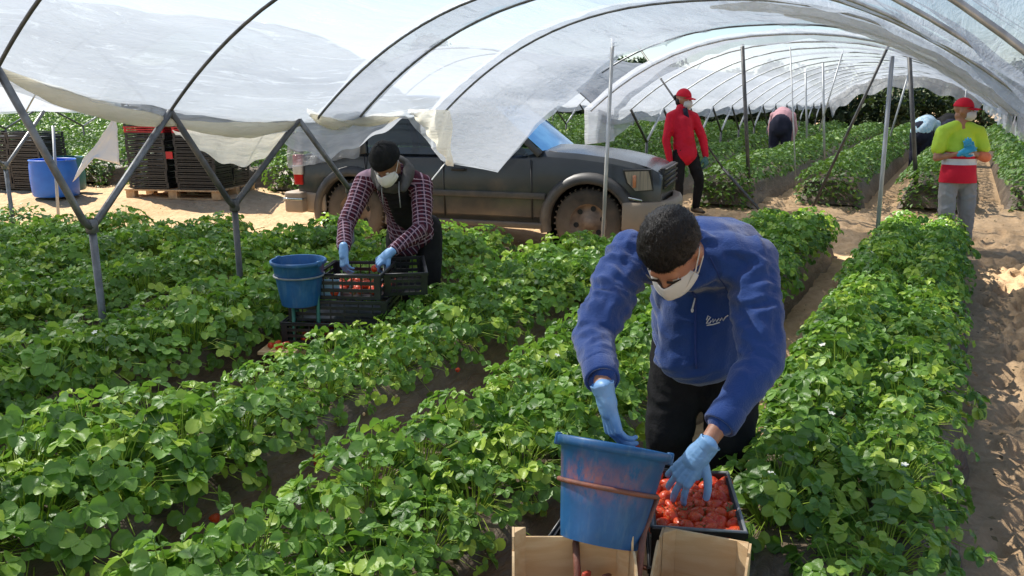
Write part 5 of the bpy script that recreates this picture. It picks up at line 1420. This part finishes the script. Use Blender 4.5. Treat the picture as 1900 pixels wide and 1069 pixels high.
def shirt(mb):
    cap(mb, V2['neck'] + Vector((0, .01, -.01)), V2['chest'], .105, .168, side2, .75, .74); cap(mb, V2['chest'], V2['waist'], .168, .160, side2, .74, .78)
    cap(mb, V2['waist'], V2['hip'] + Vector((.02, -.05, -.02)), .160, .165, side2, .78, .82)
    cap(mb, V2['hip'] + Vector((.03, -.10, .04)), V2['hip'] + Vector((.04, -.13, -.14)), .10, .075, side2, .5)
    for s in 'LR':
        cap(mb, V2['neck'].lerp(V2['sh' + s], .3), V2['sh' + s], .08, .075); cap(mb, V2['sh' + s], V2['el' + s], .075, .058); cap(mb, V2['el' + s], V2['wr' + s].lerp(V2['el' + s], .16), .058, .042)
bn2 = [(V2['shL'], V2['elL'], 1.1), (V2['elL'], V2['wrL'], 1.0), (V2['shR'], V2['elR'], 1.0), (V2['elR'], V2['wrR'], 1.15), (V2['neck'], V2['waist'], .6), (V2['waist'], V2['hip'], .8)]
garment('plaid_shirt', shirt, .0095, 3, 'plaid', pm_, bn2, .010, .05, 8, .003)
def vest(mb):   # dark hooded top worn under the open shirt
    f = Vector((.10, -.10, -.04))
    cap(mb, V2['neck'] + Vector((.04, -.085, -.03)), V2['chest'] + Vector((.05, -.115, -.03)), .075, .085, side2, .6); cap(mb, V2['chest'] + Vector((.05, -.115, -.03)), V2['waist'] + Vector((.06, -.115, -.04)), .085, .07, side2, .6)
garment('dark_top', vest, .010, 3, 'black_cloth', pm_, [(V2['neck'], V2['waist'], 1)], .006, .05, 2)
def hood(mb):
    u = (V2['head'] - V2['neck']).normalized(); r = side2; f = u.cross(r)
    c = V2['neck'] + u * .05
    for k in range(18):
        a = 2 * PI * k / 18; b = 2 * PI * (k + 1) / 18; w_ = .036 + .016 * math.sin(a)
        pa = c + (r * math.cos(a) * .105 - f * math.sin(a) * .095); pb_ = c + (r * math.cos(b) * .105 - f * math.sin(b) * .095)
        cap(mb, pa, pb_, w_, w_)
    for s in (-1, 1): cap(mb, c + r * s * .10, c + r * s * .075 + Vector((.06, -.10, -.10)), .04, .022)
garment('hood', hood, .010, 3, 'grey_cloth', pm_, [(V2['head'], V2['neck'], 1)], .006, .04, 9)
for s in (-1, 1):
    a = P2(s * .06, .055, -.10); obj('drawstring', MB().tube([a, a + Vector((.02, -.03, -.06)), a + Vector((.025, -.025, -.15 + .01 * s))], .0035, 6), 'grey_paint', pm_)
def trousers2(mb):
    cap(mb, V2['waist'] + Vector((0, 0, -.06)), V2['hip'], .15, .16, side2, .78, .8)
    for s in 'LR': cap(mb, V2['hp' + s], V2['kn' + s], .105, .082); cap(mb, V2['kn' + s], V2['an' + s] + Vector((0, 0, .02)), .082, .06)
garment('trousers', trousers2, .014, 3, 'black_cloth', pm_, [(V2['hpL'], V2['knL'], 1), (V2['hpR'], V2['knR'], 1)], .006, .07, 5)
for s in 'LR':
    q = MB(); shoe(q, V2['an' + s], V2['toe' + s]); obj('shoe', fuse(q, .01, 3, 'shoe'), 'shoe', pm_)
for q in (H2L, H2R):
    gm_ = MB(); hand(gm_, q['W'], q['F'], **{**q['o'], 'wrist': .032, 'thick': 1.1}); obj('glove', fuse(gm_, .0036, 2, 'glove'), 'glove', pm_)
mk2 = obj('mask', mask_mb(P2), 'mask', pm_, solid=.003)
for s in (-1, 1): obj('mask_strap', MB().tube(strap(P2, s), .0022, 5), 'mask', mk2, world=False); obj('eye', MB().ell(P2(s * .031, .083, .012), (.012, .008, .007), F2), 'eye_white', pm_)
def beanie(P, F):
    mb = MB(); nu, nv = 40, 20; vs = []
    for j in range(nv + 1):
        for i in range(nu):
            a = 2 * PI * i / nu; th = 1.62 * j / nv + (.22 * (j / nv) ** 2) * (-math.sin(a) if math.sin(a) < 0 else -.35 * math.sin(a))
            k = 1 + .035 * math.sin(a * 20) * (1 if j > nv - 6 else .4) + .05 * noise.noise(Vector((math.cos(a) * 2, math.sin(a) * 2, th * 2)))
            k += .05 if j > nv - 6 else 0
            vs.append(P(.088 * k * math.sin(th) * math.cos(a), -.016 + .108 * k * math.sin(th) * math.sin(a), .045 + .112 * k * math.cos(th)))
    fs = [(j * nu + i, j * nu + (i + 1) % nu, (j + 1) * nu + (i + 1) % nu, (j + 1) * nu + i) for j in range(nv) for i in range(nu)]
    return mb.add(vs, fs)
obj('beanie', beanie(P2, F2), 'knit', pm_, solid=.004)

c2a = math.radians(24)
cart2 = thing('picking_cart', 'green legged picking cart of black crates in front of the plaid-shirted picker', 'cart', (-3.33, 3.7, 0))
b2c = Vector((-3.375, 3.50, .495))
t2 = bucket('bucket', 'plain blue bucket on green legs beside the plaid-shirted picker', b2c, rt=.155, rb=.110, h=.27, mat='bucket_plain')
obj('bucket_ring', MB().tube(ring_pts(b2c + Vector((0, 0, .178)), .146, Matrix.Identity(3)), .006, 8), 'grey_paint', cart2)
obj('ring_arm', MB().tube([b2c + Vector((.13, .07, .178)), b2c + Vector((.42, .22, .178))], .006, 6), 'black_plastic', cart2)
for a, b in [((-.03, -.035, .0), (-.03, -.04, -.36)), ((.105, .035, .12), (.10, .03, -.36)), ((-.12, .08, .12), (-.11, .10, -.36))]:
    obj('leg', MB().tube([b2c + Vector(a), b2c + Vector(b)], .011, 8), 'green_paint', cart2)
obj('base_board', MB().box((-3.34, 3.70, .205), (.62, .46, .02), Matrix.Rotation(c2a, 3, 'Z')), 'pallet_wood', cart2, smooth=False)
for y in (-.16, .2):
    q = Vector((-3.34, 3.70, .1)) + Matrix.Rotation(c2a, 3, 'Z') @ Vector((0, y, 0))
    obj('wheel', MB().lathe([(0, -.02), (.10, -.02), (.10, .02), (0, .02)], 20, Matrix.Translation(q) @ Matrix.Rotation(PI / 2, 4, 'Y')), 'tyre', cart2)
R2 = Matrix.Rotation(c2a, 3, 'Z')
def cc(x, y, z): return Vector((-3.26, 3.74, .035)) + R2 @ Vector((x, y, 0)) + Vector((0, 0, z))
crate('plastic_crate', 'bottom black crate of the pile on the cart beside the plaid-shirted picker', cc(-.02, .0, .218), c2a, (.60, .42, .13), slats=3)
crate('plastic_crate', 'middle black crate of the pile beside the plaid-shirted picker', cc(.02, .03, .35), c2a, (.60, .42, .13), slats=3)
crate('plastic_crate', 'upper black crate with strawberries and pale paper lining in front of the plaid-shirted picker', cc(.08, .05, .485), c2a, (.40, .42, .15), slats=3, rim='black_plastic')
crate('plastic_crate', 'tilted black crate resting against the plaid-shirted picker\'s legs', cc(.36, .16, .50), c2a + .25, (.26, .38, .14), slats=3, tilt=.08)
setprops(obj('paper_liner', MB().box(cc(-.045, -.125, .55), (.14, .008, .10), R2), 'pale_blue_paper', None, smooth=False), 'pale blue paper liner inside the crate, showing through its grid', 'paper')
q = cc(.10, .05, .525); berries_in(q.x, q.y, q.z, .34, .34, c2a, 30, 'ripe red strawberry in the upper crate in front of the plaid-shirted picker', 'strawberries in the second cart', 1, 9, 1.2)
q = cc(0, -.0, .245); berries_in(q.x, q.y, q.z, .5, .34, c2a, 26, 'dark red strawberry in the bottom crate of the second cart', 'strawberries in the bottom crate', 1, 12, 1.2)
for k, p_ in enumerate([V2['wrR'] + H2R['F'] @ Vector((0, .12, -.03)), V2['wrR'] + H2R['F'] @ Vector((.012, .14, -.03))]):
    o = bpy.data.objects.new('strawberry', BERRY[k]); COL.objects.link(o); o.location = p_; o.scale = (1.4,) * 3; o.rotation_euler = (1.3, .3, k)
    setprops(o, 'bright red strawberry held in the plaid-shirted picker\'s gloved fingers', 'strawberry', 'strawberries held by the picker')
for k, (dx, dy) in enumerate([(-.35, -.30), (-.30, -.33), (-.27, -.29), (-.33, -.26)]):
    q = cc(dx, dy, .235); o = bpy.data.objects.new('strawberry', BERRY[k % 3]); COL.objects.link(o); o.location = q; o.scale = (1.2,) * 3; o.rotation_euler = (1.5, k, k)
    setprops(o, 'strawberry lying on the wooden board at the left foot of the second cart', 'strawberry', 'strawberries on the cart board')
setprops(obj('board', MB().box(cc(-.30, -.29, .205), (.22, .16, .018), R2), 'crate_wood', None, smooth=False), 'small pinkish wooden board with loose strawberries under the plain blue bucket', 'board')

# ---------------------------------------------------------------- standing and distant people
def cap_hat(P, F, parent, mat='red_cloth'):
    mb = MB(); nu, nv = 32, 12; vs = []
    for j in range(nv + 1):
        for i in range(nu):
            a = 2 * PI * i / nu; th = 1.50 * j / nv; k = 1 + .03 * math.cos(a * 3)
            vs.append(P(.086 * math.sin(th) * math.cos(a) * k, -.010 + .104 * math.sin(th) * math.sin(a) * k, .040 + .108 * math.cos(th)))
    mb.add(vs, [(j * nu + i, j * nu + (i + 1) % nu, (j + 1) * nu + (i + 1) % nu, (j + 1) * nu + i) for j in range(nv) for i in range(nu)])
    c = obj('cap', mb, mat, parent, solid=.004)
    br = MB().grid(lambda u, v: P((u - .5) * .150 * (1 - .35 * v * v), .085 + .085 * v - .05 * (2 * u - 1) ** 2 * (1 - .2 * v), .048 - .012 * v - .018 * (2 * u - 1) ** 2), 12, 6)
    obj('cap_brim', br, mat, c, world=False, solid=.005)
def simple_person(name, label, J, F, mats, parts, vox=.014, headk=1.0, cap_=True, maskon=True, hands=None, bodyk=.95):
    t = thing(name, label, 'person', J['hip'][:2] + (min(J['anL'][2], J['anR'][2]) - .08,))
    b, P = person_body(J, F, bodyk, vox, mats.get('skin', 'skin'), t, hands, headk)
    if cap_: cap_hat(P, F, t)
    if maskon: obj('mask', mask_mb(P), 'mask', t, solid=.003)
    for s in (-1, 1): obj('eye', MB().ell(P(s * .031, .083, .012), (.011, .007, .006), F), 'eye_white', t)
    return t, P
# woman in the red jacket
gw = gzf(-3.1, 10.25)
fw = Vector((.80, .25, -.05))
JW = dict(head=(-3.225, 10.42, gw + 1.455), neck=(-3.24, 10.40, gw + 1.315), chest=(-3.225, 10.38, gw + 1.18), waist=(-3.17, 10.34, gw + .95), hip=(-3.13, 10.32, gw + .80),
          shL=(-3.345, 10.29, gw + 1.25), shR=(-3.10, 10.50, gw + 1.24), elL=(-3.36, 10.20, gw + .95), elR=(-2.97, 10.50, gw + .97), wrL=(-3.285, 10.17, gw + .68), wrR=(-2.90, 10.44, gw + .74),
          hpL=(-3.20, 10.27, gw + .78), hpR=(-3.07, 10.37, gw + .78), knL=(-3.17, 10.18, gw + .42), knR=(-2.95, 10.36, gw + .45), anL=(-3.17, 10.24, gw + .085), anR=(-2.985, 10.40, gw + .085),
          toeL=(-3.05, 10.12, 0), toeR=(-2.85, 10.30, 0))
FW_ = frame((.88, -.15, -.12), (0, 0, 1))
hw_ = dict(L=dict(W=JW['wrL'], F=hframe((.06, 0, -1), (-.5, -.8, 0)), o=dict(thumb=-1, curl=(.4, .4, .4, .4))), R=dict(W=JW['wrR'], F=hframe((.10, 0, -1), (.8, -.3, 0)), o=dict(thumb=1, curl=(.5, .5, .5, .5))))
wt, PW = simple_person('person', 'person in a red jacket, red cap and dark trousers standing behind the dark car', JW, FW_, {}, None, hands=hw_, vox=.011)
VW = {a: Vector(b) for a, b in JW.items()}; sdw = (VW['shR'] - VW['shL']).normalized()
def jack(mb):
    cap(mb, VW['neck'], VW['chest'], .085, .148, sdw, .8, .78); cap(mb, VW['chest'], VW['waist'], .150, .140, sdw, .80, .85); cap(mb, VW['waist'], VW['hip'] + Vector((0, 0, -.03)), .142, .158, sdw, .85, .88)
    cap(mb, VW['chest'] + Vector((.05, -.05, 0)), VW['waist'] + Vector((.05, -.04, 0)), .09, .09)
    for s in 'LR': cap(mb, VW['neck'].lerp(VW['sh' + s], .35), VW['sh' + s], .065, .063); cap(mb, VW['sh' + s], VW['el' + s], .064, .054); cap(mb, VW['el' + s], VW['wr' + s].lerp(VW['el' + s], .10), .054, .042)
    cap(mb, VW['neck'] + Vector((0, 0, .03)), VW['neck'] + Vector((.01, 0, -.03)), .075, .085)
jk = garment('jacket', jack, .012, 2, 'red_cloth', wt, [(VW['shL'], VW['elL'], 1.1), (VW['elL'], VW['wrL'], 1), (VW['shR'], VW['elR'], 1), (VW['elR'], VW['wrR'], 1), (VW['neck'], VW['hip'], .8)], .008, .07, 4)
obj('open_collar', MB().tube([VW['neck'] + Vector((.065, -.06, .04)), VW['neck'] + Vector((.085, -.07, -.03)), VW['chest'] + Vector((.12, -.07, .0))], [.03, .032, .012], 10), 'navy_cloth', jk, world=False)
def tw_(V, r0=.095, r1=.072, r2=.052):
    def f(mb):
        cap(mb, V['waist'] + Vector((0, 0, -.1)), V['hip'], .13, .14, None, .85)
        for s in 'LR': cap(mb, V['hp' + s], V['kn' + s], r0, r1); cap(mb, V['kn' + s], V['an' + s] + Vector((0, 0, .02)), r1, r2)
    return f
garment('trousers', tw_(VW, .092, .068, .05), .012, 3, 'black_cloth', wt, [(VW['hpL'], VW['knL'], 1), (VW['hpR'], VW['knR'], 1)], .006, .07, 5)
for s in 'LR':
    q = MB(); shoe(q, VW['an' + s], VW['toe' + s], .95); obj('boot', fuse(q, .01, 3, 'boot'), 'shoe', wt)
    h_ = hw_[s]; q = MB(); hand(q, h_['W'], h_['F'], **{**h_['o'], 'thick': 1.15}); obj('glove', fuse(q, .006, 2, 'glove'), 'glove_green', wt)
q = MB(); q.ell(PW(0, -.115, .02), (.035, .035, .035)); obj('hair_bun', q, 'hair', wt)
q = MB(); q.ell(PW(0, -.035, -.02), (.074, .070, .075), FW_); obj('hair', q, 'hair', wt)
# man in the hi-vis shirt, arms folded
gy_ = gzf(.1, 10.2)
JY = dict(head=(-.045, 10.48, gy_ + 1.545), neck=(-.06, 10.47, gy_ + 1.40), chest=(-.05, 10.44, gy_ + 1.23), waist=(-.03, 10.38, gy_ + 1.0), hip=(-.02, 10.33, gy_ + .87),
          shL=(-.225, 10.34, gy_ + 1.315), shR=(.125, 10.53, gy_ + 1.315), elL=(-.255, 10.25, gy_ + 1.035), elR=(.225, 10.46, gy_ + 1.05), wrL=(-.02, 10.24, gy_ + 1.10), wrR=(.04, 10.29, gy_ + 1.11),
          hpL=(-.105, 10.28, gy_ + .85), hpR=(.075, 10.38, gy_ + .85), knL=(-.09, 10.22, gy_ + .46), knR=(.105, 10.36, gy_ + .46), anL=(-.02, 10.26, gy_ + .085), anR=(.12, 10.40, gy_ + .085), toeL=(.03, 10.05, 0), toeR=(.2, 10.2, 0))
FY = frame((.86, -.10, -.06), (0, 0, 1))
hy = dict(L=dict(W=JY['wrL'], F=hframe((.80, .10, .45), (0, -1, .3)), o=dict(thumb=1, curl=(.3, .3, .3, .3))), R=dict(W=JY['wrR'], F=hframe((-.05, -.35, .85), (.3, -.9, 0)), o=dict(thumb=1, curl=(.4, .4, .4, .4))))
yt, PYh = simple_person('person', 'person with folded arms in a yellow and red hi-vis shirt and red cap', JY, FY, {}, None, hands=hy, vox=.011)
VY = {a: Vector(b) for a, b in JY.items()}; sdy = (VY['shR'] - VY['shL']).normalized()
def ytop(mb):
    cap(mb, VY['neck'] + Vector((0, 0, -.03)), VY['chest'], .085, .165, sdy, .75, .74); cap(mb, VY['chest'], VY['waist'] + Vector((0, 0, .10)), .165, .152, sdy, .74, .78)
    for s in 'LR': cap(mb, VY['neck'].lerp(VY['sh' + s], .35), VY['sh' + s], .075, .075); cap(mb, VY['sh' + s], VY['sh' + s].lerp(VY['el' + s], .62), .078, .075)
sh1 = garment('hi_vis_shirt', ytop, .012, 2, 'hivis', yt, [(VY['neck'], VY['waist'], 1), (VY['shL'], VY['elL'], 1), (VY['shR'], VY['elR'], 1)], .007, .08, 6)
def slab(z0, z1, r0, r1, name, mat, parent, extra=0):
    def f(mb): cap(mb, VY['waist'] + Vector((0, 0, z0)), VY['waist'] + Vector((0, 0, z1)), r0, r1, sdy, .78, .80)
    mb = MB(); n = 36; vs = []
    for j in range(9):
        t = j / 8; z = z0 + (z1 - z0) * t; r = r0 + (r1 - r0) * t
        for i in range(n):
            a = 2 * PI * i / n; rr = r * (1 + .02 * math.sin(a * 5 + z * 30)); u = sdy.cross(Vector((0, 0, 1)))
            cc_ = VY['waist'].lerp(VY['hip'], max(0, min(1, -z / .13))); cc_ = Vector((cc_.x, cc_.y, VY['waist'].z))
            vs.append(cc_ + sdy * math.cos(a) * rr + u * math.sin(a) * rr * .80 + Vector((0, 0, z)))
    mb.add(vs, [(j * n + i, j * n + (i + 1) % n, (j + 1) * n + (i + 1) % n, (j + 1) * n + i) for j in range(8) for i in range(n)])
    return obj(name, mb, mat, parent)
slab(-.225, .11, .200, .162, 'red_shirt_hem', 'red_cloth', yt)
slab(-.03, .035, .184, .178, 'reflective_band', 'reflective', yt); slab(.065, .10, .175, .171, 'reflective_band', 'reflective', yt)
def ytr(mb):
    cap(mb, VY['hip'] + Vector((0, .02, -.04)), VY['hip'] + Vector((0, .02, -.10)), .13, .13, sdy, .8)
    for s in 'LR': cap(mb, VY['hp' + s] + Vector((0, 0, -.05)), VY['kn' + s], .100, .088); cap(mb, VY['kn' + s], VY['an' + s] + Vector((0, 0, .02)), .088, .072)
garment('trousers', ytr, .012, 3, 'light_grey_cloth', yt, [(VY['hpL'], VY['knL'], 1), (VY['hpR'], VY['knR'], 1), (VY['knL'], VY['anL'], 1), (VY['knR'], VY['anR'], 1)], .010, .08, 5)
for s in 'LR':
    q = MB(); shoe(q, VY['an' + s], VY['toe' + s]); obj('shoe', fuse(q, .01, 3, 'shoe'), 'black_cloth', yt)
    h_ = hy[s]; q = MB(); hand(q, h_['W'], h_['F'], **{**h_['o'], 'thick': 1.15}); obj('glove', fuse(q, .006, 2, 'glove'), 'glove_blue', yt)
def fa(mb): cap(mb, VY['elR'].lerp(VY['wrR'], .3), VY['elR'], .05, .058)
garment('sleeve_band', fa, .012, 2, 'hivis_orange', yt)
# two pickers bent over in the far rows
def bent(x, y, h, mats, label, yaw=0, k=1.0):
    g = gzf(x, y); Rz = Matrix.Rotation(yaw, 3, 'Z')
    def q(a, b, c): v = Rz @ Vector((a, b, c)) * k; return (x + v.x, y + v.y, g + v.z)
    J = dict(head=q(0, .50, .96), neck=q(0, .36, 1.04), chest=q(0, .26, 1.06), waist=q(0, .08, 1.0), hip=q(0, -.06, .88), shL=q(-.18, .34, 1.02), shR=q(.18, .34, 1.02), elL=q(-.24, .40, .74), elR=q(.24, .40, .74),
             wrL=q(-.16, .46, .38), wrR=q(.16, .46, .38), hpL=q(-.10, -.05, .84), hpR=q(.10, -.05, .84), knL=q(-.12, .02, .46), knR=q(.12, .02, .46), anL=q(-.12, -.04, .085), anR=q(.12, -.04, .085), toeL=q(-.12, .2, 0), toeR=q(.12, .2, 0))
    F = frame(Rz @ Vector((0, .5, -.85)), Rz @ Vector((0, .85, .5)))
    t = thing('person', label, 'person', (x, y, g)); b, P = person_body(J, F, k, .018, 'skin', t, None, 1.0)
    V = {a: Vector(c) for a, c in J.items()}; sd = (V['shR'] - V['shL']).normalized()
    def top(mb):
        cap(mb, V['neck'], V['chest'], .10, .18, sd, .8); cap(mb, V['chest'], V['waist'], .18, .19, sd, .8); cap(mb, V['waist'], V['waist'].lerp(V['hip'], .7), .19, .19, sd, .85)
        for s in 'LR': cap(mb, V['neck'], V['sh' + s], .08, .08); cap(mb, V['sh' + s], V['el' + s], .075, .06); cap(mb, V['el' + s], V['wr' + s], .06, .045)
    if len(mats) > 2: _t0 = top; top = lambda mb: (_t0(mb), cap(mb, V['waist'], V['hip'] + Vector((0, 0, .0)), .195, .205, sd, .9))
    garment('top', top, .02, 3, mats[0], t, [(V['neck'], V['hip'], 1)], .01, .1, 3)
    def tr(mb):
        cap(mb, V['hip'] + Vector((0, 0, .02)), V['hip'] + Vector((0, 0, -.10)), .19, .20, sd, .9)
        for s in 'LR': cap(mb, V['hp' + s], V['kn' + s], .13, .10); cap(mb, V['kn' + s], V['an' + s], .10, .07)
    garment('trousers', tr, .02, 3, mats[1], t, [(V['hpL'], V['anL'], 1), (V['hpR'], V['anR'], 1)], .012, .12, 5)
    q_ = MB(); q_.ell(P(0, -.02, .03), (.09, .11, .10), F); obj('hair', q_, 'hair', t)
bent(-3.32, 17.4, 1, ('pink_cloth', 'navy_cloth'), 'person in a pale pink top and dark trousers bent over in the far rows', .10, 1.02)
bent(-.76, 18.3, 1, ('sky_cloth', 'navy_cloth', 1), 'person in a pale blue patterned top bent over in the path beyond the hi-vis man', -.25, .88)
bent(-.30, 19.5, 1, ('black_cloth', 'navy_cloth'), 'person in dark clothes bent over just behind the pale blue one', .2, .9)
